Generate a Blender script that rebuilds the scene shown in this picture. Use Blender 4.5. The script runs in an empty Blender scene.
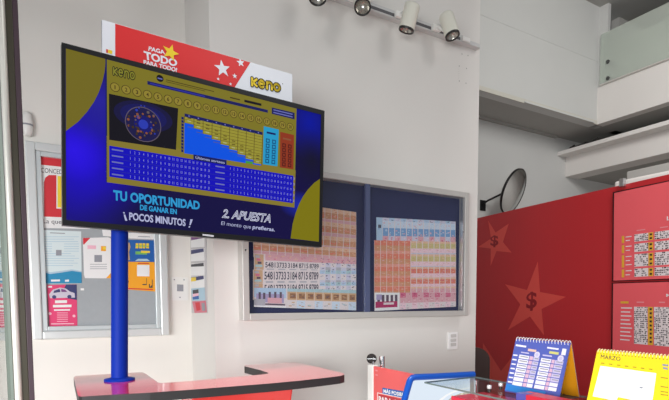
import bpy, bmesh, math, random
from mathutils import Vector, Matrix
random.seed(7)
C = bpy.context.scene.collection
SC = bpy.context.scene

# ---------------------------------------------------------------- camera
F_PX, CX, CY, HOR = 510.0, 362.0, 334.0, 300.0
EYE = Vector((0.0, 0.0, 1.45))
YAW = math.atan2(0.5244, 0.8515)
PITCH = math.atan((CY - HOR) / F_PX)
cam_d = bpy.data.cameras.new('camera')
cam = bpy.data.objects.new('camera', cam_d)
C.objects.link(cam)
cam.location = EYE
cam.rotation_euler = (math.pi / 2 - PITCH, 0, -YAW)
cam_d.sensor_fit = 'HORIZONTAL'
cam_d.sensor_width = 36.0
cam_d.lens = F_PX / 669.0 * 36.0
cam_d.shift_x = (334.5 - CX) / 669.0
cam_d.shift_y = (CY - 200.0) / 669.0
cam_d.clip_start = 0.02
SC.camera = cam

# ---------------------------------------------------------------- world, lights, exposure
w = bpy.data.worlds.new('world')
SC.world = w
w.use_nodes = True
wb = w.node_tree.nodes['Background']
wb.inputs[0].default_value = (0.86, 0.90, 0.95, 1)
wb.inputs[1].default_value = 0.28


def area(name, loc, target, sx, sy, power, col=(1, 1, 1)):
    l = bpy.data.lights.new(name, 'AREA')
    l.shape = 'RECTANGLE'
    l.size, l.size_y, l.energy, l.color = sx, sy, power, col
    o = bpy.data.objects.new(name, l)
    C.objects.link(o)
    o.location = loc
    o.rotation_euler = (Vector(target) - Vector(loc)).to_track_quat('-Z', 'Y').to_euler()
    return o


sf = area('shopfront_daylight', (-1.35, 1.2, 1.22), (0.65, 2.75, 0.0), 1.3, 0.9, 8, (1.0, 0.99, 0.97))
sf.data.spread = 1.9
area('street_daylight', (-1.9, -1.5, 1.45), (2.0, 2.2, 0.3), 3.0, 1.1, 66, (0.99, 0.99, 1.0)).data.spread = 1.6
area('hall_lamp', (3.0, 0.6, 4.7), (4.2, 0.8, 4.4), 1.3, 1.3, 135, (1.0, 0.98, 0.96))
area('ceiling_lamp', (2.6, -1.0, 4.7), (1.4, 1.9, 1.0), 1.0, 1.0, 20, (1.0, 0.98, 0.96))

area('counter_fill_light', (0.6, 1.45, 5.0), (0.6, 1.6, 0.0), 0.5, 0.5, 7, (1.0, 0.99, 0.97)).data.spread = 0.75  # added fill from above with narrow spread, brightens the counter top

SC.view_settings.view_transform = 'Standard'
SC.view_settings.look = 'None'
SC.view_settings.exposure = 0.0
SC.view_settings.gamma = 1.0
SC.view_settings.use_curve_mapping = False

# ---------------------------------------------------------------- helpers
cy_, sy_ = math.cos(YAW), math.sin(YAW)
cp_, sp_ = math.cos(PITCH), math.sin(PITCH)
CR = Vector((cy_, -sy_, 0))
CF = Vector((sy_ * cp_, cy_ * cp_, -sp_))
CU = Vector((sy_ * sp_, cy_ * sp_, cp_))


def ray(x, y):
    return (CR * ((x - CX) / F_PX) + CF - CU * ((y - CY) / F_PX)).normalized()


class Plane:
    def __init__(s, p, n):
        s.p = Vector(p)
        s.n = Vector(n).normalized()
        if s.n.dot(EYE - s.p) < 0:
            s.n = -s.n

    def hit(s, x, y, off=0.0):
        d = ray(x, y)
        t = (s.p + s.n * off - EYE).dot(s.n) / d.dot(s.n)
        return EYE + d * t

    def off(s, d):
        return Plane(s.p + s.n * d, s.n)


def PY(Y): return Plane((0, Y, 0), (0, 1, 0))
def PX(X): return Plane((X, 0, 0), (1, 0, 0))
def PZ(Z): return Plane((0, 0, Z), (0, 0, 1))


def lin(c):
    return tuple((v / 12.92 if v <= 0.04045 else ((v + 0.055) / 1.055) ** 2.4) for v in (q / 255.0 for q in c))


MATS = {}


def mat(name, col=(200, 200, 200), rough=0.5, metal=0.0, emit=0.0, spec=0.5, noise=0.0, nscale=6.0, bump=0.0, coat=0.0):
    if name in MATS:
        return MATS[name]
    m = bpy.data.materials.new(name)
    m.use_nodes = True
    nt = m.node_tree
    b = nt.nodes['Principled BSDF']
    L = lin(col) + (1,)
    b.inputs['Base Color'].default_value = L
    b.inputs['Roughness'].default_value = rough
    b.inputs['Metallic'].default_value = metal
    b.inputs['Specular IOR Level'].default_value = spec
    b.inputs['Coat Weight'].default_value = coat
    b.inputs['Coat Roughness'].default_value = 0.08
    if emit:
        b.inputs['Base Color'].default_value = (0.004, 0.004, 0.005, 1)
        b.inputs['Emission Color'].default_value = L
        b.inputs['Emission Strength'].default_value = emit
    if noise or bump:
        tc = nt.nodes.new('ShaderNodeTexCoord')
        nz = nt.nodes.new('ShaderNodeTexNoise')
        nz.inputs['Scale'].default_value = nscale
        nz.inputs['Detail'].default_value = 4
        nt.links.new(tc.outputs['Object'], nz.inputs['Vector'])
        if noise:
            mx = nt.nodes.new('ShaderNodeMix')
            mx.data_type = 'RGBA'
            mx.inputs[6].default_value = tuple(v * (1 - noise) for v in L[:3]) + (1,)
            mx.inputs[7].default_value = tuple(min(1, v * (1 + noise)) for v in L[:3]) + (1,)
            nt.links.new(nz.outputs['Fac'], mx.inputs[0])
            nt.links.new(mx.outputs[2], b.inputs['Base Color'])
        if bump:
            bp = nt.nodes.new('ShaderNodeBump')
            bp.inputs['Strength'].default_value = bump
            bp.inputs['Distance'].default_value = 0.002
            n2 = nt.nodes.new('ShaderNodeTexNoise')
            n2.inputs['Scale'].default_value = nscale * 30
            nt.links.new(tc.outputs['Object'], n2.inputs['Vector'])
            nt.links.new(n2.outputs['Fac'], bp.inputs['Height'])
            nt.links.new(bp.outputs['Normal'], b.inputs['Normal'])
    MATS[name] = m
    return m


def glass(name, tint=(240, 246, 244), refl=1.0, haze=None, hz=0.0):
    """thin pane: clear transmission plus a Schlick reflection"""
    m = bpy.data.materials.new(name)
    m.use_nodes = True
    nt = m.node_tree
    nt.nodes.remove(nt.nodes['Principled BSDF'])
    out = nt.nodes['Material Output']
    tr = nt.nodes.new('ShaderNodeBsdfTransparent')
    tr.inputs[0].default_value = lin(tint) + (1,)
    gl = nt.nodes.new('ShaderNodeBsdfGlossy')
    gl.inputs['Roughness'].default_value = 0.01
    lw = nt.nodes.new('ShaderNodeLayerWeight')
    lw.inputs[0].default_value = 0.5
    pw = nt.nodes.new('ShaderNodeMath')
    pw.operation = 'POWER'
    pw.inputs[1].default_value = 5
    ma = nt.nodes.new('ShaderNodeMath')
    ma.operation = 'MULTIPLY_ADD'
    ma.inputs[1].default_value = 0.95 * refl
    ma.inputs[2].default_value = 0.04 * refl
    mx = nt.nodes.new('ShaderNodeMixShader')
    nt.links.new(lw.outputs['Facing'], pw.inputs[0])
    nt.links.new(pw.outputs[0], ma.inputs[0])
    nt.links.new(ma.outputs[0], mx.inputs[0])
    src = tr
    if haze:
        df = nt.nodes.new('ShaderNodeBsdfDiffuse')
        df.inputs[0].default_value = lin(haze) + (1,)
        m2 = nt.nodes.new('ShaderNodeMixShader')
        m2.inputs[0].default_value = hz
        nt.links.new(tr.outputs[0], m2.inputs[1])
        nt.links.new(df.outputs[0], m2.inputs[2])
        src = m2
    nt.links.new(src.outputs[0], mx.inputs[1])
    nt.links.new(gl.outputs[0], mx.inputs[2])
    nt.links.new(mx.outputs[0], out.inputs[0])
    return m


TXT = {}


def text_geo(s, bold=0.0):
    k = (s, bold)
    if k in TXT:
        return TXT[k]
    if bold:
        text_geo(s)
    cu = bpy.data.curves.new('t', 'FONT')
    cu.body = s
    cu.offset = bold
    cu.resolution_u = 3
    o = bpy.data.objects.new('t', cu)
    C.objects.link(o)
    bpy.context.view_layer.update()
    dg = bpy.context.evaluated_depsgraph_get()
    me = bpy.data.meshes.new_from_object(o.evaluated_get(dg))
    vs = [(v.co.x, v.co.y) for v in me.vertices]
    fs = [tuple(p.vertices) for p in me.polygons]
    bpy.data.objects.remove(o)
    bpy.data.curves.remove(cu)
    bpy.data.meshes.remove(me)
    if bold:
        x0, x1, y0, y1 = TXT[s]
    else:
        x0, x1 = min(v[0] for v in vs), max(v[0] for v in vs)
        y0, y1 = min(v[1] for v in vs), max(v[1] for v in vs)
        TXT[s] = (x0, x1, y0, y1)
    vs = [((a - x0) / (x1 - x0 or 1), (b - y0) / (y1 - y0 or 1)) for a, b in vs]
    TXT[k] = (vs, fs)
    return TXT[k]


class MB:
    def __init__(s):
        s.v, s.f, s.m, s.sm, s.mats = [], [], [], [], []

    def mi(s, m):
        if m not in s.mats:
            s.mats.append(m)
        return s.mats.index(m)

    def add(s, vs, fs, m, smooth=False):
        b = len(s.v)
        s.v += [Vector(v) for v in vs]
        i = s.mi(m)
        for f in fs:
            s.f.append(tuple(b + k for k in f))
            s.m.append(i)
            s.sm.append(smooth)
        return s

    def poly(s, pts, m):
        return s.add(pts, [tuple(range(len(pts)))], m)

    def prism(s, pts, d, m, side=None):
        n = len(pts)
        d = Vector(d)
        p2 = [Vector(p) + d for p in pts]
        s.add(list(pts) + p2, [tuple(range(n)), tuple(range(2 * n - 1, n - 1, -1))], m)
        s.add(list(pts) + p2, [(i, (i + 1) % n, n + (i + 1) % n, n + i) for i in range(n)], side or m)
        return s

    def box(s, x0, x1, y0, y1, z0, z1, m):
        P = [(x0, y0, z0), (x1, y0, z0), (x1, y1, z0), (x0, y1, z0), (x0, y0, z1), (x1, y0, z1), (x1, y1, z1), (x0, y1, z1)]
        return s.add(P, [(3, 2, 1, 0), (4, 5, 6, 7), (0, 1, 5, 4), (1, 2, 6, 5), (2, 3, 7, 6), (3, 0, 4, 7)], m)

    def lathe(s, p0, axis, prof, m, seg=28, caps=True):
        """prof: list of (distance along axis, radius)"""
        p0, a = Vector(p0), Vector(axis).normalized()
        u = a.orthogonal().normalized()
        v = a.cross(u)
        vs, fs = [], []
        for t, r in prof:
            for k in range(seg):
                an = 2 * math.pi * k / seg
                vs.append(p0 + a * t + (u * math.cos(an) + v * math.sin(an)) * r)
        for i in range(len(prof) - 1):
            for k in range(seg):
                fs.append((i * seg + k, i * seg + (k + 1) % seg, (i + 1) * seg + (k + 1) % seg, (i + 1) * seg + k))
        s.add(vs, fs, m, True)
        if caps:
            n = len(prof)
            s.add(vs[:seg], [tuple(range(seg - 1, -1, -1))], m)
            s.add(vs[(n - 1) * seg:], [tuple(range(seg))], m)
        return s

    def cyl(s, p0, p1, r, m, seg=24):
        p0, p1 = Vector(p0), Vector(p1)
        return s.lathe(p0, p1 - p0, [(0, r), ((p1 - p0).length, r)], m, seg)

    def tube(s, path, r, m, seg=10, closed=False):
        path = [Vector(p) for p in path]
        n = len(path)
        vs, fs = [], []
        ref = None
        for i, p in enumerate(path):
            if closed:
                t = path[(i + 1) % n] - path[i - 1]
            else:
                t = path[min(i + 1, n - 1)] - path[max(i - 1, 0)]
            t.normalize()
            if ref is None:
                ref = t.orthogonal().normalized()
            u = (ref - t * ref.dot(t)).normalized()
            ref = u
            v = t.cross(u)
            for k in range(seg):
                an = 2 * math.pi * k / seg
                vs.append(p + (u * math.cos(an) + v * math.sin(an)) * r)
        for i in range(n if closed else n - 1):
            j = (i + 1) % n
            for k in range(seg):
                fs.append((i * seg + k, i * seg + (k + 1) % seg, j * seg + (k + 1) % seg, j * seg + k))
        s.add(vs, fs, m, True)
        if not closed:
            s.add(vs[:seg], [tuple(range(seg - 1, -1, -1))], m)
            s.add(vs[-seg:], [tuple(range(seg))], m)
        return s

    # ---- drawing on a plane, coordinates as seen by the camera, converted to true positions on that plane
    def pp(s, pl, pts, m, off=0.0):
        return s.poly([pl.hit(x, y, off) for x, y in pts], m)

    def rect(s, pl, q, m, off=0.0, u0=0, u1=1, v0=0, v1=1):
        """sub-rectangle of quad q = TL TR BR BL"""
        c = [pl.hit(x, y, off) for x, y in q]
        def g(u, v): return (c[0] * (1 - u) + c[1] * u) * (1 - v) + (c[3] * (1 - u) + c[2] * u) * v
        return s.poly([g(u0, v1), g(u1, v1), g(u1, v0), g(u0, v0)], m)

    def text(s, pl, st, q, m, off=0.0, bold=0.0):
        vs, fs = text_geo(st, bold)
        c = [pl.hit(x, y, off) for x, y in q]
        out = [(c[3] * (1 - u) + c[2] * u) * (1 - v) + (c[0] * (1 - u) + c[1] * u) * v for u, v in vs]
        return s.add(out, fs, m)

    def disc(s, pl, x, y, r, m, off=0.0, seg=20, r2=None):
        c = pl.hit(x, y, off)
        e1 = Vector((0, 0, 1))
        e2 = e1.cross(pl.n).normalized()
        e1 = pl.n.cross(e2)
        P = [c + (e2 * math.cos(2 * math.pi * k / seg) + e1 * math.sin(2 * math.pi * k / seg)) * r for k in range(seg)]
        if r2 is None:
            return s.poly(P, m)
        Q = [c + (p - c) * (r2 / r) for p in P]
        return s.add(P + Q, [(k, (k + 1) % seg, seg + (k + 1) % seg, seg + k) for k in range(seg)], m)

    def build(s, name, parent=None, origin=None, bevel=0.0, fixn=True):
        base = WORLD[parent] if parent else None
        if base is None:
            if origin is None:
                xs = [v.x for v in s.v]; ys = [v.y for v in s.v]; zs = [v.z for v in s.v]
                origin = Vector(((min(xs) + max(xs)) / 2, (min(ys) + max(ys)) / 2, min(zs)))
            base = Vector(origin)
        me = bpy.data.meshes.new(name)
        me.from_pydata([v - base for v in s.v], [], s.f)
        for m in s.mats:
            me.materials.append(m)
        for p, i, sm in zip(me.polygons, s.m, s.sm):
            p.material_index = i
            p.use_smooth = sm
        me.update()
        o = bpy.data.objects.new(name, me)
        C.objects.link(o)
        if parent:
            o.parent = parent
            WORLD[o] = base
        else:
            o.location = base
            WORLD[o] = base
        if bevel:
            bm = o.modifiers.new('bevel', 'BEVEL')
            bm.width = bevel
            bm.segments = 2
            bm.limit_method = 'ANGLE'
        return o


WORLD = {}


def strokes(mb, pl, q, m, off, wd):
    """rounded heavy lettering k e n o drawn with a round pen inside quad q"""
    c = [pl.hit(x, y, off) for x, y in q]
    W, H = 3.75, 1.0

    def g(x, y):
        u, v = x / W, 1 - y / H
        return (c[0] * (1 - u) + c[1] * u) * (1 - v) + (c[3] * (1 - u) + c[2] * u) * v
    arc = lambda cx, cy, rx, ry, a0, a1, n=14: [(cx + rx * math.cos(math.radians(a0 + (a1 - a0) * k / n)), cy + ry * math.sin(math.radians(a0 + (a1 - a0) * k / n))) for k in range(n + 1)]
    P = [[(0.14, 0.12), (0.14, 0.88)], [(0.68, 0.86), (0.22, 0.48), (0.70, 0.14)],
         [(1.06, 0.52)] + [(1.52, 0.52)] + arc(1.30, 0.50, 0.30, 0.38, 3, 310),
         [(1.98, 0.12), (1.98, 0.84)], arc(2.28, 0.54, 0.30, 0.32, 180, 0) + [(2.58, 0.12)],
         arc(3.22, 0.50, 0.33, 0.36, 0, 360, 22)]
    for path in P:
        for (x0, y0), (x1, y1) in zip(path, path[1:]):
            a0 = math.atan2(y1 - y0, x1 - x0)
            pts = []
            for k in range(7):
                t = a0 + math.pi / 2 + math.pi * k / 6
                pts.append(g(x0 + wd * math.cos(t), y0 + wd * math.sin(t)))
            for k in range(7):
                t = a0 - math.pi / 2 + math.pi * k / 6
                pts.append(g(x1 + wd * math.cos(t), y1 + wd * math.sin(t)))
            mb.poly(pts, m)


def thing(name, label, cat, loc, group=None):
    o = bpy.data.objects.new(name, None)
    C.objects.link(o)
    o.location = loc
    o.empty_display_size = 0.05
    WORLD[o] = Vector(loc)
    o['label'] = label
    o['category'] = cat
    if group:
        o['group'] = group
    return o


def tag(o, label, cat, group=None):
    o['label'] = label
    o['category'] = cat
    if group:
        o['group'] = group
    return o


def struct(o, label=None):
    o['kind'] = 'structure'
    if label:
        o['label'] = label
    return o


# ---------------------------------------------------------------- materials
M_wall = mat('white_wall_paint', (226, 223, 219), 0.65, noise=0.02, nscale=2.5, bump=0.12)
M_wallL = mat('white_left_wall_paint', (236, 233, 227), 0.65, noise=0.02, nscale=2.5, bump=0.12)
M_grey = mat('grey_back_wall_paint', (204, 205, 203), 0.7, noise=0.03, nscale=2)
M_conc = mat('concrete_soffit', (170, 169, 165), 0.8, noise=0.06, nscale=3)
M_floor = mat('floor_tile', (190, 186, 178), 0.35, noise=0.05, nscale=3)
M_dark = mat('dark_gap', (40, 38, 38), 0.7)
M_alu = mat('brushed_aluminium', (200, 200, 200), 0.38, metal=0.85)
M_alup = mat('painted_silver', (205, 202, 198), 0.4, metal=0.3)
M_white = mat('white_plastic', (238, 237, 234), 0.4)
M_paper = mat('white_paper', (240, 240, 240), 0.7)
M_black = mat('black_plastic', (16, 16, 18), 0.35)
M_chrome = mat('chrome', (225, 225, 225), 0.12, metal=1.0)

# ---------------------------------------------------------------- setting
Y_MAIN, Y_LEFT = 2.48, 2.95
X_RET, X_END = PY(Y_MAIN).hit(212.5, 200).x, PY(Y_MAIN).hit(477.5, 200).x
Z_SOF = 3.85
Y_B = PZ(Z_SOF).hit(480, 90.5).y
Y_W = PZ(Z_SOF).hit(480, 117.5).y
X_BAL = PY(Y_B).hit(596.4, 125.4).x
TOP = 5.4

struct(MB().box(-4.5, 9.5, -4, 7.5, -0.1, 0, M_floor).build('floor'))
struct(MB().box(-4.5, 9.5, -1.2, 7.5, TOP, TOP + 0.1, M_conc).build('ceiling'))
struct(MB().box(-4.5, X_RET - 0.0, Y_LEFT, Y_LEFT + 0.15, 0, TOP, M_wallL).build('wall_left'))
# main wall: face, return, and the little drill holes near its right end
mb = MB().box(X_RET, X_END, Y_MAIN, Y_LEFT + 0.15, 0, TOP, M_wall)
pm = PY(Y_MAIN)
for x, y in ((462, 54), (468, 55.5), (459.3, 66), (466.5, 68.5), (459.3, 81), (466, 83.2)):
    mb.disc(pm, x, y, 0.0042, M_conc, 0.0006, 10)
for k in range(7):
    mb.disc(pm, 459.0 - 0.03 * k, 68 + k * 1.8, 0.0016, M_conc, 0.0006, 6)
struct(mb.build('wall_main'))
# far grey wall under the mezzanine, bulkhead, soffit
struct(MB().box(X_END - 1.5, 9.5, Y_W, Y_W + 0.15, 0, Z_SOF, M_grey).build('wall_back'))
struct(MB().box(X_END - 1.6, X_END - 0.02, Y_LEFT + 0.15, Y_W, 0, TOP, M_conc).build('wall_nook_added'))  # unseen wall added to close the nook and feed the partition's reflections
pb = PY(Y_B)
mb = MB().box(X_END - 1.5, X_BAL, Y_B, Y_B + 0.12, Z_SOF, TOP, M_grey)
g0 = pb.hit(479, 14.3).z
mb.box(X_END - 1.5, X_BAL, Y_B - 0.004, Y_B, g0 + 0.0, g0 + 0.005, M_grey)
mb.box(X_END - 1.5, X_BAL, Y_B - 0.012, Y_B, Z_SOF - 0.0, Z_SOF + 0.05, mat('cream_lip', (202, 200, 190), 0.6))
struct(mb.build('wall_bulkhead'))
mb = MB().box(X_END - 1.5, 9.5, Y_B + 0.12, Y_W, Z_SOF, Z_SOF + 0.1, M_conc)
mb.box(X_END - 1.5, X_BAL - 0.05, Y_W - 0.05, Y_W, Z_SOF - 0.025, Z_SOF, M_conc)
struct(mb.build('trim_1'))
# balcony slab edge and mezzanine
pbal = PX(X_BAL)
Z_CURB = pbal.hit(597.5, 87.8).z
Z_GT = pbal.hit(600.5, 36.3).z
struct(MB().box(X_BAL, X_BAL + 0.14, 0.2, Y_B, Z_SOF, Z_CURB, M_wall).build('trim_2'))
struct(MB().box(X_BAL + 0.14, 9.5, 0.2, Y_B + 0.12, Z_SOF, Z_SOF + 0.2, M_conc).build('trim_3'))
struct(MB().box(X_BAL + 0.14, X_BAL + 0.2, 0.2, Y_B, Z_CURB - 0.3, Z_GT - 0.10, M_wall).build('trim_4'))
struct(MB().box(X_BAL + 0.0, X_BAL + 0.06, PX(X_BAL).hit(608, 20).y, Y_B + 0.12, Z_CURB, TOP, M_grey).build('trim_5'))
struct(MB().box(9.35, 9.5, 0.2, 7.5, 0, TOP, M_wall).build('wall_right'))
struct(MB().box(X_BAL + 0.45, 9.4, Y_B, Y_B + 0.12, Z_SOF, TOP, M_conc).build('wall_mezzanine'))
# beam with its ledge
pw_ = PY(Y_W)
bl = pw_.hit(565, 177)
X_BM, Z_BM = bl.x, bl.z
lp = pw_.hit(557.4, 152)
Z_LED, X_LED = lp.z, lp.x
mb = MB().box(X_BM, X_BM + 0.3, 0.5, Y_W, Z_BM, Z_LED - 0.05, M_wall)
mb.box(X_LED, X_BM + 0.3, 0.5, Y_W, Z_LED - 0.055, Z_LED, M_wall)
struct(mb.build('trim_6', bevel=0.004))
struct(MB().box(X_BM + 0.3, 9.4, 0.5, Y_W, Z_BM + 0.02, Z_BM + 0.1, M_conc).build('trim_7'))
# two lower lintels behind the red partition
a = PX(5.55).hit(626.5, 177); b = PX(5.55).hit(627, 171.5)
struct(MB().box(5.55, 5.8, 0.5, a.y, a.z - 0.3, b.z, M_conc).build('trim_8', bevel=0.01))
a = PX(4.95).hit(614, 186); b = PX(4.95).hit(617.5, 180.8)
struct(MB().box(4.95, 5.25, 0.5, a.y, a.z - 0.25, b.z, M_wall).build('trim_9', bevel=0.02))

# ---------------------------------------------------------------- red partition with stars
Z_RED = 2.40
r0, r1 = PZ(Z_RED).hit(478, 218), PZ(Z_RED).hit(612, 187.3)
rd = (r1 - r0).normalized()
pr = Plane(r0, rd.cross(Vector((0, 0, 1))))
M_red = mat('red_vinyl', (194, 48, 54), 0.28, noise=0.03, nscale=1.5)
M_red2 = mat('lighter_red_strip', (200, 52, 57), 0.32)  # narrow vertical strips slightly lighter than the partition red
M_star = mat('coral_star_print', (228, 84, 76), 0.32)
M_usd = mat('dark_red_print', (150, 32, 42), 0.35)
e0, e1 = r0 - rd * 0.75, r0 + rd * 3.2
mb = MB().prism([Vector((e0.x, e0.y, 0)), Vector((e1.x, e1.y, 0)), Vector((e1.x, e1.y, Z_RED)), Vector((e0.x, e0.y, Z_RED))], -pr.n * 0.06, M_red)
S1 = [(488, 220.4), (495.6, 232.5), (508.8, 223.6), (503, 242), (511.6, 252.6), (496.5, 251), (490.6, 266), (490.8, 248.5), (478.2, 247), (491, 238.5)]
S2 = [(537.8, 261.3), (540, 292), (566, 296.8), (541.6, 309), (544, 335.5), (530, 316.6), (507.9, 330), (520.3, 304.5), (505, 284.2), (527, 290)]
S3 = [(483, 343), (501, 371), (516, 352), (510, 385), (530, 392), (508, 402), (500, 425), (490, 402), (465, 400), (482, 382)]
for S in (S1, S2, S3):
    mb.pp(pr, S, M_star, 0.001)
mb.text(pr, '$', [(490.7, 236), (498, 235.4), (498, 246.8), (490.7, 247.2)], M_usd, 0.002, 0.02)
mb.text(pr, '$', [(526.8, 292.8), (536.6, 291.6), (536.2, 309.6), (526.6, 311)], M_usd, 0.002, 0.02)
for xs in (516, 537, 560, 585, 607):
    pA, pB = pr.hit(xs, 260, 0.0006), pr.hit(xs + 0.25, 260, 0.0006)
    mb.poly([Vector((pA.x, pA.y, 0)), Vector((pB.x, pB.y, 0)), Vector((pB.x, pB.y, Z_RED)), Vector((pA.x, pA.y, Z_RED))], M_red2)
struct(mb.build('wall_partition'))

# ---------------------------------------------------------------- lighting track and spotlights
pt = PY(Y_MAIN - 0.045)
ra, rb_ = pt.hit(300, -14), pt.hit(481.0, 45.6)
zt = rb_.z
trk = thing('lighting_track', 'white slim lighting track fixed along the top of the white wall', 'lighting track', (rb_.x - 1.2, Y_MAIN - 0.03, zt - 0.02))
M_rail = mat('rail_enamel', (206, 206, 206), 0.35)
mb = MB().box(rb_.x - 2.4, rb_.x - 0.12, Y_MAIN - 0.040, Y_MAIN, zt - 0.017, zt + 0.026, M_rail).box(rb_.x - 0.12, rb_.x, Y_MAIN - 0.040, Y_MAIN, zt - 0.014, zt + 0.012, M_rail)
mb.build('rail', trk, bevel=0.003)
MB().box(rb_.x - 2.38, rb_.x - 0.17, Y_MAIN - 0.0415, Y_MAIN - 0.040, zt - 0.008, zt + 0.008, mat('track_slot', (88, 88, 92), 0.5)).build('slot', trk)
MB().box(rb_.x - 0.16, rb_.x - 0.10, Y_MAIN - 0.056, Y_MAIN - 0.0455, zt - 0.012, zt + 0.014, M_white).build('end_feed', trk, bevel=0.003)
M_spot = mat('white_spot_enamel', (228, 226, 214), 0.42)
M_ring = mat('black_spot_ring', (38, 36, 34), 0.4)
M_refl = mat('spot_reflector', (196, 192, 184), 0.22, metal=0.75)


def spotlight(lens, c, d, adx, label, L=0.136, R=0.0425, dist=0.14):
    """lens: where the mouth is; c: how far it faces the viewer; d: direction on the image plane"""
    p = PY(Y_MAIN - 0.105 - L * c * 0.95).hit(*lens)
    vw = (EYE - p).normalized()
    rr = vw.cross(Vector((0, 0, 1))).normalized() * -1
    rr = CR - vw * CR.dot(vw); rr.normalize()
    uu = vw.cross(rr); uu.normalize()
    if uu.z < 0:
        uu = -uu
    q = math.sqrt(1 - c * c)
    n = math.hypot(*d)
    ax = (vw * c + (rr * (d[0] / n) - uu * (d[1] / n)) * q).normalized()
    ad = pt.hit(*adx)
    ad = Vector((ad.x, Y_MAIN - 0.045, zt))
    t = thing('track_spotlight', label, 'spotlight', (ad.x, ad.y, ad.z - 0.02), 'spotlights on the wall track')
    back = p - ax * L
    MB().lathe(back, ax, [(0, R * 0.0), (0, R * 0.90), (0.006, R * 0.985), (0.012, R), (L - 0.012, R)], M_spot, 32, False).build('head', t)
    MB().lathe(p - ax * 0.012, ax, [(0, R), (0.011, R), (0.012, R * 0.98), (0.012, R * 0.86), (-0.006, R * 0.82)], M_ring, 32, False).build('rim', t)
    MB().lathe(p - ax * 0.02, ax, [(0.014, R * 0.82), (0.006, R * 0.72), (-0.006, R * 0.5), (-0.016, R * 0.24), (-0.018, 0.0001)], M_refl, 28, False).build('reflector', t)
    mid = p - ax * (L * 0.55)
    hv = Vector((ad.x, ad.y - 0.03, ad.z + 0.004))
    side = hv - mid
    side = (side - ax * side.dot(ax)).normalized()
    j = mid + side * (R + 0.004)
    mb = MB().box(ad.x - 0.03, ad.x + 0.03, ad.y - 0.022, ad.y, ad.z - 0.016, ad.z + 0.016, M_white)
    mb.build('track_adapter', t, bevel=0.003)
    MB().tube([Vector((ad.x, ad.y - 0.02, ad.z)), hv, j, mid + side * (R - 0.004)], 0.009, M_white, 12).build('arm', t)
    return t


spotlight((317.6, -1.2), 0.74, (0.0, 1.0), (303, -13), 'white track spotlight cut by the photo top edge, furthest from the wall corner')
spotlight((362.6, 7.6), 0.88, (0.1, 1.0), (352, 0.5), 'white track spotlight with its round mouth facing the room, above the screen corner')
spotlight((406.0, 31.2), 0.34, (-6.2, 25.0), (398.5, 16.2), 'white track spotlight hanging almost straight down, second from the wall corner')
spotlight((452.8, 36.6), 0.52, (9.5, 21.0), (435.0, 28.6), 'white track spotlight swung outward, last on the track by the wall corner')

# ---------------------------------------------------------------- ticket display case
pc = PY(Y_MAIN - 0.07)
cBL, cTR = pc.hit(243.4, 320.6), pc.hit(469.8, 192.8)
cx0, cx1, cz0, cz1 = cBL.x, cTR.x, cBL.z, cTR.z
yf, yb = Y_MAIN - 0.07, Y_MAIN
case = thing('display_case', 'wall-hung aluminium display case of lottery tickets with sliding glass on white wall', 'display case', ((cx0 + cx1) / 2, Y_MAIN, cz0))
fw = 0.033
mb = MB()
mb.box(cx0, cx0 + fw, yf, yb, cz0, cz1, M_alup)
mb.box(cx1 - fw, cx1, yf, yb, cz0, cz1, M_alup)
mb.box(cx0 + fw, cx1 - fw, yf, yb, cz0, cz0 + fw, M_alup)
mb.box(cx0 + fw, cx1 - fw, yf, yb, cz1 - fw, cz1, M_alup)
mb.build('frame', case, bevel=0.003)
M_navy = mat('navy_felt', (30, 36, 82), 0.8, noise=0.04)
MB().box(cx0 + fw, cx1 - fw, yb - 0.014, yb - 0.002, cz0 + fw, cz1 - fw, M_navy).build('back_panel', case)
G_case = glass('case_glass', (251, 252, 253), 1.0)
xm = pc.hit(368.5, 250).x
MB().box(cx0 + fw, xm - 0.015, yf + 0.018, yf + 0.022, cz0 + fw, cz1 - fw, G_case).build('glass_door', case)
MB().box(xm + 0.015, cx1 - fw, yf + 0.008, yf + 0.012, cz0 + fw, cz1 - fw, G_case).build('glass_door', case)
MB().box(xm - 0.015, xm + 0.015, yf + 0.006, yf + 0.024, cz0 + fw, cz1 - fw, mat('seal_slate', (82, 90, 124), 0.3)).build('sliding_seal', case)
MB().box(cx1 - fw - 0.016, cx1 - fw, yf + 0.004, yf + 0.03, cz0 + fw, cz1 - fw, M_alu).build('side_channel', case)
mb = MB()
for x, y in ((463, 232), (463, 285), (245.6, 250)):
    p = PY(yf).hit(x, y)
    MB().lathe((p.x, yf - 0.002, p.z), (0, 1, 0), [(0, 0.004), (0.002, 0.004)], M_chrome, 10).build('screw', case)

# ---------------------------------------------------------------- tickets in the case
T = {n: mat('ticket_' + n, c, 0.6) for n, c in dict(
    pale=(226, 214, 214), pink=(222, 168, 176), rose=(214, 110, 140), orange=(212, 150, 112), brown=(150, 104, 74), tan=(206, 168, 130),
    blue=(120, 160, 205), sky=(176, 202, 226), ink=(70, 66, 84), grey=(178, 176, 184), mint=(170, 200, 206), yellow=(206, 190, 130),
    magenta=(178, 40, 96), coral=(226, 128, 104), white=(238, 236, 236), lilac=(170, 158, 196), deep=(92, 74, 92), peach=(232, 190, 160), lilacp=(206, 202, 220), skyp=(204, 216, 232), pinkp=(240, 204, 214), salmon=(230, 156, 140)).items()}


def ticket(q, k, draw, label, group):
    pl = PY(Y_MAIN - 0.0155 - 0.0012 * k)
    mb = MB()
    c = [pl.hit(x, y) for x, y in q]
    mb.prism([c[3], c[2], c[1], c[0]], (0, 0.0006, 0), T['pale'])
    draw(mb, pl, q)
    return tag(mb.build('lottery_sheet', bevel=0), label, 'lottery tickets', group)


CELLN = [0]


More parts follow.
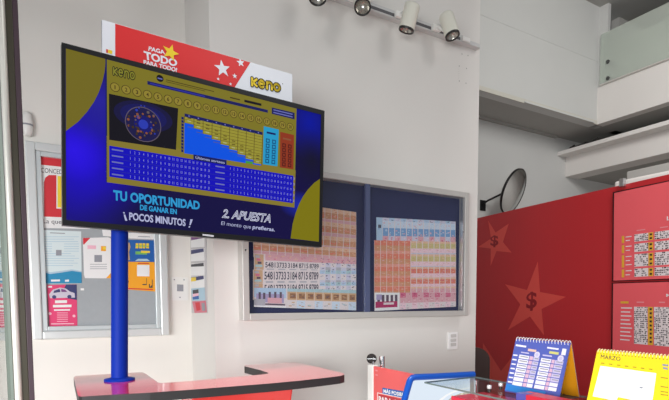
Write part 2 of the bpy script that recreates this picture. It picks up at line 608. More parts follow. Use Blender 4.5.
def cells(bands, cols=11, u0=0.0, u1=1.0, gap=0.03, ink=('tan', 'pale', 'grey')):
    """bands: (v0, v1, colour list)"""
    CELLN[0] += 1
    o0 = 0.0002 + 0.00006 * (CELLN[0] % 4)

    def d(mb, pl, q):
        for bi, (v0, v1, cl) in enumerate(bands):
            for i in range(cols):
                du = (u1 - u0) / cols
                a, b = u0 + i * du, u0 + (i + 1) * du
                g = gap * du
                mb.rect(pl, q, T[cl[i % len(cl)]], o0 + 0.00003 * bi, a + g * 0.5, b - g * 0.5, v0, v1)
                if ink:
                    for r in range(3):
                        x = random.uniform(0.08, 0.6); wd = random.uniform(0.15, 0.35)
                        y = v0 + (v1 - v0) * random.uniform(0.1, 0.8)
                        mb.rect(pl, q, T[random.choice(ink)], o0 + 0.00012 + 0.00001 * r, a + x * du, a + (x + wd) * du, y, y + (v1 - v0) * 0.13)
    return d


def many(*fs):
    def d(mb, pl, q):
        for f in fs:
            f(mb, pl, q)
    return d


def digits(mb, pl, q, top=0.0):
    c = [pl.hit(x, y, 0.0007) for x, y in q]
    def g(u, v): return (c[0] * (1 - u) + c[1] * u) * (1 - v) + (c[3] * (1 - u) + c[2] * u) * v
    mb.rect(pl, q, T['pale'], 0.0005, 0.09, 0.62, top, 0.98)
    hh = 1 - top
    for i, s in enumerate(('5481', '3733', '3184', '8715', '8789')):
        u0, u1 = 0.10 + i * 0.104, 0.10 + i * 0.104 + 0.090
        vs, fs = text_geo(s, 0.018)
        mb.add([g(u0 + (u1 - u0) * a, top + hh * (0.58 - 0.46 * b)) for a, b in vs], fs, T['ink'])
        mb.rect(pl, q, T['grey'], 0.0007, u0 + 0.012, u1 - 0.012, top + hh * 0.68, top + hh * 0.82)
    mb.rect(pl, q, T['tan'], 0.0005, 0.005, 0.085, 0.02, 0.98)
    for k in range(5):
        mb.rect(pl, q, T[('grey', 'rose', 'deep', 'mint', 'grey')[k]], 0.0007, 0.012 + 0.01 * (k % 3), 0.05 + 0.008 * k % 0.03, 0.08 + k * 0.17, 0.08 + k * 0.17 + 0.13)


def picture(col):
    def d(mb, pl, q):
        mb.rect(pl, q, T['sky'], 0.0003, 0.0, 0.29, 0.0, 0.5)
        mb.rect(pl, q, T['lilac'], 0.0004, 0.02, 0.27, 0.3, 0.75)
        for u in (0.04, 0.08, 0.13, 0.18, 0.23):
            mb.rect(pl, q, T['deep'], 0.0005, u, u + 0.02, 0.16 + random.random() * 0.1, 0.72)
        mb.rect(pl, q, T[col], 0.0006, 0.0, 0.1, 0.58, 0.92)
        mb.rect(pl, q, T['pink'], 0.0006, 0.12, 0.25, 0.5, 0.78)
        mb.rect(pl, q, T['deep'], 0.0006, 0.1, 0.28, 0.8, 0.88)
        mb.rect(pl, q, T['white'], 0.0006, 0.0, 0.29, 0.92, 1.0)
    return d


GL, GR = 'orange and number ticket sheets in the case', 'blue and coral ticket sheets in the case'
org = lambda: many(cells([(0.0, 0.24, ['peach']), (0.24, 0.58, ['orange']), (0.36, 0.48, ['coral', 'orange'])], 14, 0, 1, 0.10, ('peach', 'tan', 'coral')), cells([(0.60, 0.78, ['pink'])], 14, 0, 1, 0.1, None), cells([(0.80, 1.0, ['peach', 'pale'])], 14, 0, 1, 0.05, ('rose', 'pink')))
num = lambda: cells([(0.0, 0.22, ['sky', 'mint']), (0.22, 0.62, ['pale', 'lilacp']), (0.62, 1.0, ['lilacp', 'grey'])], 7, 0.62, 1.0, 0.06, ('ink', 'grey', 'lilac', 'deep'))
ticket([(262, 199), (356.2, 212.2), (356.2, 229), (262, 221)], 0, org(), 'orange lottery sheet at the top of the pile behind the screen corner', GL)
ticket([(262, 213), (356.3, 225.6), (356.2, 242), (262, 236)], 1, org(), 'orange lottery sheet second from the top, right of the screen corner', GL)
ticket([(258, 229), (356.2, 238.8), (356.0, 254), (258, 249)], 2, org(), 'orange lottery sheet third from the top, lower right of the screen', GL)
ticket([(253, 240.5), (356.2, 249.5), (356.2, 263), (253.5, 257)], 3, org(), 'orange lottery sheet in the first full-width row under the screen', GL)
ticket([(254, 253.6), (356.2, 259.8), (356.2, 273), (254, 272)], 4, many(num(), cells([(0.0, 0.34, ['pink'])], 14, 0.1, 1.0, 0.0, ('rose', 'peach')), lambda mb, pl, q: digits(mb, pl, q, 0.36)), 'ticket sheet with pink heading above the first row of printed numbers', GL)
ticket([(253, 269.6), (356.2, 270.8), (356.2, 286), (253, 286.5)], 5, many(num(), digits), 'ticket sheet with bold numbers, middle one of the number rows', GL)
ticket([(253, 283), (356.2, 282.2), (356.2, 297), (253, 300)], 6, many(num(), digits), 'ticket sheet with bold numbers, directly above the picture sheet', GL)
ticket([(254, 287.6), (356.2, 290.2), (356.2, 310.4), (254, 306.8)], 7, many(picture('grey'), cells([(0.0, 0.16, ['mint'])], 8, 0.30, 1.0, 0.02, ('grey', 'sky')), cells([(0.16, 0.58, ['tan'])], 8, 0.30, 1.0, 0.04, None), cells([(0.24, 0.50, ['brown'])], 8, 0.31, 1.0, 0.35, ('tan', 'deep')), cells([(0.60, 1.0, ['pale', 'skyp'])], 8, 0.30, 1.0, 0.08, ('mint', 'grey', 'tan'))), 'bottom ticket sheet with a people picture, near the case lower edge beneath the screen', GL)
ticket([(376.4, 217.2), (455.6, 221.6), (455.6, 243), (376.4, 243)], 0, many(cells([(0.0, 0.12, ['lilacp', 'sky'])], 13, 0.07, 1, 0.05, ('ink', 'lilac')), cells([(0.12, 0.4, ['skyp']), (0.4, 0.72, ['blue'])], 13, 0.07, 1, 0.14, ('sky', 'pink', 'lilacp')), cells([(0.72, 1.0, ['pink', 'lilacp'])], 13, 0.07, 1, 0.03, ('rose', 'pinkp')), cells([(0.0, 1.0, ['sky'])], 1, 0, 0.07, 0, ('ink', 'blue', 'rose'))), 'blue lottery sheet topping the pile behind the plain glass side', GR)
cor = lambda c: many(cells([(0.0, 0.3, ['coral']), (0.3, 0.62, ['orange']), (0.62, 1.0, ['salmon'])], 6, 0, 0.42, 0.08, ('peach', 'pink', 'orange', 'coral')), cells([(0.0, 0.14, ['peach']), (0.14, 0.46, [c])], 8, 0.42, 1, 0.14, ('peach', 'tan', 'tan') if c == 'yellow' else ('peach', 'rose', 'pink')), cells([(0.46, 0.74, ['pinkp'])], 8, 0.42, 1, 0.06, ('pink', 'peach')), cells([(0.74, 1.0, ['lilacp'])], 8, 0.42, 1, 0.1, ('lilac', 'pinkp', 'grey')))
ticket([(374.2, 240.2), (456, 242), (456, 257), (374.2, 257)], 1, cor('yellow'), 'coral and yellow lottery sheet directly beneath the blue sheet', GR)
ticket([(374.2, 253.8), (456, 254.6), (456, 270), (374.2, 270)], 2, cor('yellow'), 'coral and yellow lottery sheet in the third row down from the blue one', GR)
ticket([(374.2, 267), (456, 266.8), (456, 281), (374.2, 281)], 3, cor('coral'), 'coral lottery sheet in the fourth row down from the blue sheet', GR)
ticket([(374.2, 278), (456, 277.2), (456, 291), (374.2, 291)], 4, cor('coral'), 'coral lottery sheet in the fifth row down from the blue sheet', GR)
ticket([(374.2, 287.2), (456, 286.4), (456, 299), (374.2, 300)], 5, cor('pink'), 'coral and pink lottery sheet just above the magenta-marked bottom sheet', GR)


def mag(mb, pl, q):
    mb.rect(pl, q, T['white'], 0.0003, 0, 0.28, 0.0, 1.0)
    for u in (0.03, 0.08, 0.13, 0.18, 0.23):
        mb.rect(pl, q, T['deep'], 0.0005, u, u + 0.03, 0.12 + 0.1 * random.random(), 0.5)
    mb.rect(pl, q, T['magenta'], 0.0005, 0.01, 0.26, 0.5, 0.84)
    mb.rect(pl, q, T['pale'], 0.0006, 0.10, 0.22, 0.56, 0.68)
    mb.rect(pl, q, T['lilac'], 0.0006, 0.02, 0.08, 0.1, 0.4)


ticket([(374.6, 292.6), (456, 292.6), (456, 306.6), (374.6, 311)], 6, many(cells([(0.0, 0.3, ['rose', 'pink'])], 10, 0.29, 1, 0.03, ('pink', 'magenta')), cells([(0.3, 0.62, ['pink'])], 10, 0.29, 1, 0.03, ('rose', 'pinkp')), cells([(0.62, 1.0, ['pinkp', 'pale'])], 10, 0.29, 1, 0.06, ('pink', 'grey')), mag), 'bottom ticket sheet with magenta logo block at its corner', GR)

# ---------------------------------------------------------------- light switch
ps = PY(Y_MAIN - 0.009)
a, b = ps.hit(448.2, 349.8), ps.hit(458.0, 332.0)
sw = thing('light_switch', 'white three-gang light switch plate on wall below the ticket case', 'light switch', ((a.x + b.x) / 2, Y_MAIN, a.z))
MB().box(a.x, b.x, Y_MAIN - 0.009, Y_MAIN, a.z, b.z, mat('switch_white', (250, 248, 248), 0.35)).build('plate', sw, bevel=0.003)
for k in range(3):
    z0 = a.z + 0.02 + k * 0.028
    MB().box(a.x + 0.017, b.x - 0.017, Y_MAIN - 0.0135, Y_MAIN - 0.009, z0 + 0.002, z0 + 0.022, mat('rocker_grey', (206, 202, 200), 0.4)).build('rocker', sw, bevel=0.002)

# ---------------------------------------------------------------- notice board on the left wall
pn = PY(Y_LEFT - 0.05)
nTL, nBR = pn.hit(24.6, 139.8), pn.hit(169.4, 335.2)
nx0, nx1, nz0, nz1 = nTL.x, nBR.x, nBR.z, nTL.z
nb = thing('notice_board', 'grey felt notice board in white frame behind the blue pole', 'notice board', ((nx0 + nx1) / 2, Y_LEFT, nz0))
M_fr = mat('white_board_frame', (222, 226, 226), 0.35, metal=0.25)
fw = 0.040
mb = MB()
for (x0, x1, z0, z1) in ((nx0, nx0 + fw, nz0, nz1), (nx1 - fw, nx1, nz0, nz1), (nx0 + fw, nx1 - fw, nz0, nz0 + fw), (nx0 + fw, nx1 - fw, nz1 - fw, nz1)):
    mb.box(x0, x1, Y_LEFT - 0.05, Y_LEFT, z0, z1, M_fr)
mb.build('frame', nb, bevel=0.006)
mb = MB()
g = fw + 0.022
for (x0, x1, z0, z1) in ((nx0 + fw, nx0 + g, nz0 + fw, nz1 - fw), (nx1 - g, nx1 - fw, nz0 + fw, nz1 - fw), (nx0 + g, nx1 - g, nz0 + fw, nz0 + g), (nx0 + g, nx1 - g, nz1 - g, nz1 - fw)):
    mb.box(x0, x1, Y_LEFT - 0.04, Y_LEFT, z0, z1, mat('inner_frame', (206, 214, 216), 0.35, metal=0.2))
mb.build('inner_frame', nb, bevel=0.003)
MB().box(nx0 + g, nx1 - g, Y_LEFT - 0.02, Y_LEFT - 0.001, nz0 + g, nz1 - g, mat('grey_felt', (166, 172, 176), 0.9, noise=0.05, nscale=40)).build('backing', nb)

pf = PY(Y_LEFT - 0.021)
I = lambda n, c, r=0.55: mat('print_' + n, c, r)
P_red, P_yel, P_teal, P_pink = I('red', (214, 44, 56)), I('yellow', (246, 214, 60)), I('teal', (30, 140, 186)), I('pink', (226, 62, 116))
P_ink, P_grey, P_aqua, P_orange = I('ink', (60, 62, 70)), I('grey', (150, 152, 160)), I('aqua', (220, 234, 236)), I('orange', (246, 168, 30))
P_blue, P_green, P_car, P_lblue, P_dblue = I('blue', (24, 96, 176)), I('green', (120, 186, 96)), I('car', (205, 200, 214)), I('light_blue', (176, 206, 222)), I('dark_blue', (52, 58, 110))
P_lpink, P_purple = I('light_pink', (244, 190, 206)), I('violet', (120, 70, 130))


def sheet(name, q, label, cat, mat0, draw=None, pl=None, k=0, group='notices pinned on the grey board'):
    pl = (pl or pf).off(0.0008 * k)
    mb = MB()
    c = [pl.hit(x, y) for x, y in q]
    mb.prism([c[i] for i in range(len(c) - 1, -1, -1)], -pl.n * 0.0006, mat0)
    if draw:
        draw(mb, pl)
    return tag(mb.build(name), label, cat, group)


def d1(mb, pl):
    mb.pp(pl, [(35.2, 154), (36.6, 152.2), (72, 155.5), (72, 168), (35.2, 164)], P_red, 0.0005)
    mb.text(pl, 'CONCED', [(41, 167.6), (62.5, 169.8), (62.5, 174.2), (41, 172.4)], P_ink, 0.0005)
    mb.pp(pl, [(44, 182), (45.5, 177.5), (49, 175), (56.4, 175.2), (56.4, 208.5), (70, 209), (70, 217.5), (44.2, 216.6)], P_red, 0.0005)
    mb.pp(pl, [(57.6, 176), (72, 177), (72, 208), (57.6, 207.4)], P_yel, 0.0006)
    mb.text(pl, 'La que', [(43, 218.8), (61.5, 219.6), (61.5, 225.4), (43, 224.6)], P_ink, 0.0005)


sheet('poster', [(34.6, 150.4), (90, 154.5), (90, 229), (35.8, 227.8)], 'white poster with red bar and big red letter shape, at the board top', 'poster', M_paper, d1)


def d2(mb, pl):
    mb.pp(pl, [(36, 271.5), (42, 270.5), (50, 273), (60, 272), (72, 270.2), (81.5, 272), (81.8, 283.2), (36.6, 283.6)], P_teal, 0.0006)
    mb.pp(pl, [(36, 271.5), (42, 270.2), (50, 272.2), (60, 271), (72, 269.4), (81.5, 271.2), (81.5, 272.4), (72, 270.8), (60, 272.8), (50, 274), (42, 271.8), (36, 272.9)], P_lblue, 0.0008)
    mb.rect(pl, [(51, 279.6), (60, 279.4), (60, 281.4), (51, 281.6)], M_paper, 0.0009)
    mb.rect(pl, [(65, 279.8), (69, 279.5), (69, 281.6), (65, 281.8)], M_paper, 0.0009)
    mb.rect(pl, [(50, 232.4), (65, 233), (65, 233.8), (50, 233.2)], P_grey, 0.0008)
    for k in range(13):
        y = 236.5 + k * 2.4
        if 3 <= k <= 6:
            mb.rect(pl, [(38, y), (52, y), (52, y + 0.5), (38, y + 0.5)], P_lblue, 0.0008)
            mb.rect(pl, [(64, y), (79, y), (79, y + 0.5), (64, y + 0.5)], P_lblue, 0.0008)
        else:
            mb.rect(pl, [(38 + (k % 3), y), (79 - (k * 5 % 9), y), (79 - (k * 5 % 9), y + 0.5), (38 + (k % 3), y + 0.5)], P_lblue, 0.0008)
    mb.rect(pl, [(56, 250), (61.5, 250), (61.5, 255.5), (56, 255.5)], P_grey, 0.0009)


sheet('flyer', [(35, 229.6), (81.2, 231.4), (81.8, 283.4), (36.6, 283.8)], 'pale aqua letter-size notice with teal wave along its foot', 'flyer', P_aqua, d2, k=1)


def d3(mb, pl):
    mb.pp(pl, [(83, 238), (90.4, 237.8), (84, 244.5), (83.2, 244.5)], P_red, 0.0005)
    mb.pp(pl, [(110.8, 273), (110.8, 278.3), (106, 278.2)], P_orange, 0.0005)
    mb.rect(pl, [(87.5, 245.2), (96, 245.5), (96, 249), (87.5, 248.8)], P_lpink, 0.0005)
    mb.rect(pl, [(101, 246), (106, 246.2), (106, 251.2), (101, 251)], P_orange, 0.0005)
    mb.rect(pl, [(103, 246.8), (106, 247), (106, 249.5), (103, 249.3)], P_yel, 0.0007)
    mb.rect(pl, [(94.4, 255), (102, 255), (102, 262), (94.4, 262)], P_grey, 0.0005)
    for y in (264, 266.5, 268.5):
        mb.rect(pl, [(90, y), (107, y), (107, y + 0.5), (90, y + 0.5)], P_grey, 0.0005)


sheet('flyer', [(82.8, 238), (108, 237.2), (110.8, 238.5), (110.8, 278.4), (85, 278.2), (84, 275)], 'white notice with a red corner and small orange square logo', 'flyer', M_paper, d3, k=2)


def d4(mb, pl):
    mb.pp(pl, [(66, 284.6), (76.6, 284.6), (76.8, 300), (60, 297)], P_dblue, 0.0004)
    mb.pp(pl, [(49, 294.4), (53, 289.6), (60, 287.6), (66, 288.6), (70, 291.6), (74.5, 293), (75, 297.6), (50, 298.2)], P_car, 0.0006)
    mb.pp(pl, [(54, 290.8), (59.5, 288.8), (60.5, 292), (53.4, 293)], P_dblue, 0.0008)
    mb.pp(pl, [(61, 288.8), (65, 289.6), (67.4, 292), (61.4, 292)], P_purple, 0.0008)
    mb.disc(pl, 54.2, 297, 0.009, P_dblue, 0.001)
    mb.disc(pl, 69.4, 296.6, 0.009, P_dblue, 0.001)
    mb.rect(pl, [(55, 300.4), (67, 300.2), (67, 303), (55, 303.2)], M_paper, 0.0006)
    mb.rect(pl, [(53, 305), (71.5, 304.6), (71.5, 307.2), (53, 307.4)], M_paper, 0.0006)
    mb.rect(pl, [(54, 309.4), (70, 309.2), (70, 310.6), (54, 310.8)], M_paper, 0.0006)
    for k in range(5):
        y = 312.6 + 2.1 * k
        mb.rect(pl, [(57, y), (68, y), (68, y + 0.6), (57, y + 0.6)], P_lpink, 0.0006)
    mb.rect(pl, [(51, 323.4), (74, 323.2), (74, 324.2), (51, 324.4)], P_lpink, 0.0006)
    mb.disc(pl, 50, 313.6, 0.007, P_lpink, 0.0006, 8)
    mb.disc(pl, 74, 316, 0.007, P_lpink, 0.0006, 8)
    mb.rect(pl, [(48, 286), (52, 286), (52, 287.6), (48, 287.6)], M_paper, 0.0006)


sheet('flyer', [(47, 285), (76.6, 284.4), (77.4, 325.8), (49.4, 327.2)], 'bright pink flyer with a white car picture, lowest on the board', 'flyer', P_pink, d4, k=1)


def d5(mb, pl):
    for x in (135.6, 139.2, 142.6, 146.2):
        mb.rect(pl, [(x, 243.2), (x + 2.8, 243.3), (x + 2.8, 248.4), (x, 248.3)], P_yel, 0.0006)
    mb.rect(pl, [(135.4, 245.4), (149, 245.8), (149, 246.6), (135.4, 246.2)], P_green, 0.0008)
    mb.rect(pl, [(135.4, 251.4), (147, 251.6), (147, 254.6), (135.4, 254.4)], P_green, 0.0005)
    mb.rect(pl, [(141, 250.6), (150, 251.0), (150, 253), (141, 252.8)], P_yel, 0.0006)
    mb.pp(pl, [(135, 261), (138, 258.8), (147, 258.8), (150, 261)], P_lblue, 0.0006)
    mb.pp(pl, [(124, 243), (129.5, 242.6), (130.6, 247), (129, 252), (130, 260), (124, 261)], I('tan', (196, 160, 120)), 0.0006)
    mb.pp(pl, [(125, 246), (127.4, 246), (127.4, 259), (125, 259)], P_ink, 0.0008)


sheet('flyer', [(118, 239.6), (154.2, 240.4), (154.4, 262.2), (118, 262)], 'blue flyer with yellow and green lettering, right of the blue pole', 'flyer', P_blue, d5, k=2)


def d6(mb, pl):
    mb.rect(pl, [(137, 264.8), (149.4, 265), (149.4, 276.4), (137, 276.2)], M_paper, 0.0005)
    mb.rect(pl, [(138, 263), (149, 263), (149, 263.8), (138, 263.8)], P_red, 0.0005)
    mb.pp(pl, [(146.4, 278), (146.8, 278), (146.8, 285), (142.5, 285), (142.5, 284), (146.4, 284)], P_ink, 0.0006)
    mb.pp(pl, [(152, 279.5), (152.6, 279.5), (152.6, 287.8), (149, 287.8), (149, 284), (150, 284), (150, 287), (152, 285)], P_ink, 0.0006)
    mb.pp(pl, [(127, 279.6), (129, 281), (128, 284), (126.4, 282.6)], P_ink, 0.0006)
    mb.rect(pl, [(128, 288), (153, 289), (153, 290), (128, 289)], P_red, 0.0006)


sheet('flyer', [(118, 261.6), (155.6, 262), (155.6, 291.6), (118, 288.8)], 'orange flyer with a white square, hung below the blue flyer', 'flyer', P_orange, d6, k=3)
sheet('note', [(116, 232), (156, 234.2), (156, 239.6), (116, 237.8)], 'narrow white paper strip pinned above the blue flyer', 'note', M_paper, lambda mb, pl: mb.rect(pl, [(138, 236), (150, 236.6), (150, 237.2), (138, 236.6)], P_grey, 0.0005), k=1)
sheet('note', [(101, 224), (111, 224.4), (111, 236.6), (103, 236)], 'white paper corner beneath the screen, left of the blue pole', 'note', M_paper, k=1)
sheet('note', [(80.6, 288.2), (84.2, 288.2), (84.2, 290.4), (80.6, 290.4)], 'tiny white paper tab beside the top of the pink flyer', 'note', M_paper, k=1)
sheet('note', [(82.8, 326), (87, 326), (87, 328.4), (82.8, 328.4)], 'tiny white paper tab near the board foot, right of the pink flyer', 'note', M_paper, k=1)

# wall plate right of the board and the card strip on the wall return
pq = PY(Y_LEFT - 0.004)
q = [(171.8, 277), (188.4, 277.6), (188.4, 300.4), (171.8, 300.4)]
c = [pq.hit(*p) for p in q]
pl8 = thing('wall_plate', 'square white plastic plate with grey centre on wall beside the notice board', 'wall plate', (c[3].x, Y_LEFT, c[3].z))
MB().prism([c[3], c[2], c[1], c[0]], (0, 0.004, 0), M_white).build('plate', pl8, bevel=0.001)
mb = MB().rect(pq, [(177, 284.4), (183.4, 284.6), (183.4, 291.4), (177, 291.2)], P_grey, 0.0006)
mb.build('emblem', pl8)
mb = MB()
for x, y in ((174.4, 279.6), (184, 279.8), (180, 297.4)):
    MB().disc(pq, x, y, 0.004, P_grey, 0.0007, 8).build('screw', pl8)

pv = PX(X_RET - 0.004)
q = [(190.2, 222), (205.6, 222), (207, 313), (191.5, 313)]
c = [pv.hit(*p) for p in q]
tag(MB().prism([c[3], c[2], c[1], c[0]], (0.003, 0, 0), mat('strip_grey', (196, 194, 196), 0.4)).build('card_strip'), 'grey vertical holder strip mounted on the narrow wall return', 'card holder')
GC = 'cards in the strip on the wall return'
hdr = [P_purple, P_dblue, P_ink, P_yel]
names = ['white card with a violet heading, topmost in the wall strip', 'white card with a dark blue heading, second in the wall strip', 'white card with a thin black heading, third in the wall strip', 'white card with yellow spot on dark heading, fourth in the wall strip']
tops = [234.2, 248.0, 262.4, 275.2]
for k in range(4):
    y0 = tops[k]
    def dd(mb, pl, y0=y0, k=k):
        mb.pp(pl, [(191, y0 + 2.0), (203.6, y0 + 0.4), (203.8, y0 + 3.8), (191, y0 + (6.2 if k != 2 else 4.4))], P_dblue if k == 3 else hdr[k], 0.0005)
        if k == 3:
            mb.pp(pl, [(191, y0 + 2.4), (196, y0 + 2.0), (196, y0 + 5.8), (191, y0 + 6.4)], P_yel, 0.0007)
    sheet('card', [(190.8, y0 + 1.4), (204.2, y0), (204.4, y0 + 12.6), (191, y0 + 13.4)], names[k], 'card', M_paper, dd, pv, 1, GC)


def dc1(mb, pl):
    mb.pp(pl, [(192.6, 290.2), (198.4, 289.2), (198.6, 293), (192.8, 294)], P_ink, 0.0005)
    mb.pp(pl, [(192.6, 297), (198.6, 295.6), (199, 299), (193, 299.6)], P_blue, 0.0005)
    mb.pp(pl, [(192.8, 294), (198.6, 293), (198.6, 295.6), (192.6, 297)], P_lpink, 0.0005)


sheet('card', [(191.2, 288.6), (204.6, 287.4), (205.2, 300.4), (192, 300.8)], 'small card with black, pink and blue print, fifth in the wall strip', 'card', P_lblue, dc1, pv, 2, GC)
sheet('card', [(192.2, 301.4), (205.6, 300.6), (206.8, 312.4), (194.6, 313)], 'small pink and red card hanging askew at the strip foot', 'card', I('rose', (214, 120, 136)), lambda mb, pl: mb.pp(pl, [(195, 302.6), (199.6, 302.2), (200.6, 310), (196.6, 311)], P_red, 0.0005).pp(pl, [(201.4, 303), (204.6, 302.8), (205.4, 310.6), (202.4, 311)], P_grey, 0.0005), pv, 2, GC)

# sensor on left wall
p = PY(Y_LEFT).hit(27.5, 137)
p2 = PY(Y_LEFT).hit(27.5, 112.5)
hh = p2.z - p.z
sn = thing('motion_sensor', 'small white rounded sensor on the wall over the notice board corner', 'sensor', (p.x, Y_LEFT, p.z))
mb = MB()
prof = [(0, 0.012), (0.006, 0.02), (0.02, 0.024), (hh * 0.55, 0.025), (hh * 0.85, 0.021), (hh * 0.97, 0.013), (hh, 0.003)]
mb.lathe((p.x, Y_LEFT - 0.018, p.z), (0, 0, 1), prof, M_white, 20)
mb.build('body', sn)
MB().lathe((p.x, Y_LEFT - 0.018, p.z + hh * 0.4), (0, 0, 1), [(0, 0.0255), (0.004, 0.0258), (0.008, 0.0255)], P_grey, 20, False).build('seam', sn)

# ---------------------------------------------------------------- door post with glass at the left
YP = 2.2
pyp = PY(YP)
xa, xb, xc_, xd = [pyp.hit(x, 385).x for x in (13.6, 22.0, 28.8, 34.4)]
XP = (xa + xb) / 2
rt = (xb - xa) / 2
pd = thing('door_post', 'pale steel door post with dark painted reflection bands, standing in front of the notice board edge', 'post', (XP, YP, 0))
M_steel = mat('polished_steel', (232, 231, 222), 0.3, metal=0.3)
M_olive = mat('olive_reflection', (66, 62, 50), 0.4, metal=0.2)
M_plum = mat('plum_reflection', (66, 48, 58), 0.5)
MB().cyl((XP, YP, 0), (XP, YP, TOP), rt, M_steel, 32).build('tube', pd)
MB().box(xb - 0.002, xc_, YP, YP + 0.02, 0, TOP, M_olive).build('olive_reflection_band', pd, bevel=0.002)  # dark reflection on the steel post, put in as an olive strip
MB().box(xc_, xd - 0.001, YP + 0.001, YP + 0.02, 0, TOP, M_plum).build('plum_reflection_band', pd, bevel=0.002)  # second dark reflection of the post, put in as a plum strip
YG = 1.15
XG, XG2 = PY(YG).hit(10.6, 385).x, PY(YG).hit(14.0, 385).x
gd = thing('glass_door', 'open clear glass door at the photo edge mirroring the notice board', 'door', (XG, (0.5 + YG) / 2, 0))
MB().box(XG - 0.006, XG, 0.5, YG, 0.02, 3.2, glass('door_glass', (242, 247, 245), 1.0)).build('glass_pane', gd)
MB().box(XG - 0.006, XG2, YG, YG + 0.012, 0.0, 3.2, mat('door_edge_grey', (150, 156, 148), 0.4, metal=0.3)).build('edge_profile', gd, bevel=0.001)

# ---------------------------------------------------------------- ledge counter
Z_CT = 1.157
pz = PZ(Z_CT)
outline = [(73.6, 377.2), (76, 375.8), (100, 374.4), (139, 372.2), (142.5, 372.3), (145, 373.3), (152, 378.2), (158, 382.4), (161, 383), (180, 381.8), (205, 379.8), (235, 376.9), (262, 374.5), (268, 373.6), (268.6, 373.0), (262, 370.6), (244.4, 366.2), (244.6, 365.4), (270, 363.8), (292, 362.4), (297, 362.6), (300, 363.2), (320, 367.6), (341, 372.6), (344.2, 373.8), (344.4, 374.8), (340, 376), (320, 378.4), (300, 380.6), (270, 383.4), (240, 385.8), (200, 389), (150, 392.6), (110, 394.8), (82, 396.6), (78.6, 396.2), (77.6, 394.4)]
ct = thing('ledge_counter', 'red topped ledge counter with dark edge under the television pole', 'counter', tuple(PZ(0).hit(0, 500) * 0 + Vector((0.5, 1.92, 0))))
M_ctop = mat('red_laminate', (240, 56, 78), 0.14, coat=0.75)
M_cedge = mat('charcoal_edge', (40, 36, 38), 0.5)
pts = [pz.hit(x, y) for x, y in outline]
mb = MB()
n = len(pts)
lo = [p + Vector((0, 0, -0.030)) for p in pts]
mb.add(pts, [tuple(range(n - 1, -1, -1))], M_ctop)
mb.add(lo, [tuple(range(n))], M_cedge)
mb.add(pts + lo, [(i, (i + 1) % n, n + (i + 1) % n, n + i) for i in range(n)], M_cedge)
mb.build('worktop', ct)
M_cbody = mat('bright_red_acrylic', (226, 60, 56), 0.25, coat=0.4)
mb = MB()
zt_, zb_ = Z_CT - 0.03, 0.08
mb.add([(0.415, 1.80, zt_), (0.80, 1.80, zt_), (0.80, 2.0, zt_), (0.415, 2.0, zt_), (0.52, 1.84, zb_), (0.66, 1.84, zb_), (0.66, 1.98, zb_), (0.52, 1.98, zb_)],
       [(3, 2, 1, 0), (4, 5, 6, 7), (0, 1, 5, 4), (1, 2, 6, 5), (2, 3, 7, 6), (3, 0, 4, 7)], M_cbody)
mb.build('pedestal', ct, bevel=0.008)
MB().box(0.35, 0.85, 1.70, 2.12, 0.0, 0.08, M_cedge).build('plinth', ct, bevel=0.006)

# ---------------------------------------------------------------- pole
YPO = 2.06
pp_ = pz.hit(119.6, 380.2)
pb2 = Vector((pp_.x, pp_.y, Z_CT))
pole = thing('display_pole', 'blue steel pole on round flange rising from the red counter to the television', 'pole', tuple(pb2))
M_blue = mat('blue_paint', (2, 44, 156), 0.55, spec=0.15)
MB().cyl(pb2 + Vector((0, 0, 0.008)), pb2 + Vector((0.032, 0, 1.08)), 0.0285, M_blue, 32).build('tube', pole)
MB().lathe(pb2, (0, 0, 1), [(0, 0.052), (0.006, 0.052), (0.010, 0.034), (0.012, 0.028)], M_blue, 32).build('flange', pole)

# ---------------------------------------------------------------- television
def cam_xy(x, z):
    xc = (x - CX) / F_PX * z
    return Vector((xc * cy_ + z * sy_, -xc * sy_ + z * cy_, 0))


vL, vR = cam_xy(62, 1.66), cam_xy(323, 2.225)
ptv = Plane(vL, (vR - vL).cross(Vector((0, 0, 1))))
OUT = [(61.6, 42.2), (324.6, 110.8), (321.8, 247.2), (62.4, 225.0)]
INN = [(65.4, 48.0), (321.2, 114.6), (319.0, 242.0), (66.4, 219.8)]
c = [ptv.hit(*p) for p in OUT]
tv = thing('television', 'large wall television on blue pole showing a blue and yellow lottery game', 'television', tuple((c[2] + c[3]) / 2))
mb = MB()
ci = [ptv.hit(*p) for p in INN]
back = [p - ptv.n * 0.03 for p in c]
cin = [p - ptv.n * 0.003 for p in ci]
for i in range(4):
    j = (i + 1) % 4
    mb.poly([c[i], c[j], ci[j], ci[i]], M_black)
    mb.poly([ci[i], ci[j], cin[j], cin[i]], M_black)
    mb.poly([c[j], c[i], back[i], back[j]], M_black)
mb.poly(back, M_black)
cen = sum(back, Vector()) / 4
hub = [cen + (p - cen) * 0.6 for p in back]
mb.prism(hub, -ptv.n * 0.028, M_black)
mb.build('housing', tv)
mb = MB().rect(ptv, [(202.6, 233.8), (213.8, 235.2), (213.8, 237), (202.6, 235.6)], mat('silver_mark', (190, 190, 196), 0.4), 0.0006)
mb.build('badge', tv)
p = ptv.hit(119.6, 150)
MB().cyl((pb2.x, pb2.y - 0.02, 1.75), (pb2.x, pb2.y - 0.02, 1.751), 0.01, M_black).build('bracket', tv) if False else None

# screen picture: the glowing background first
sm = bpy.data.materials.new('screen_background')
sm.use_nodes = True
nt = sm.node_tree
b_ = nt.nodes['Principled BSDF']
b_.inputs['Base Color'].default_value = (0.004, 0.004, 0.006, 1)
b_.inputs['Roughness'].default_value = 0.3
b_.inputs['Specular IOR Level'].default_value = 0.08
tc = nt.nodes.new('ShaderNodeTexCoord')
prev = None


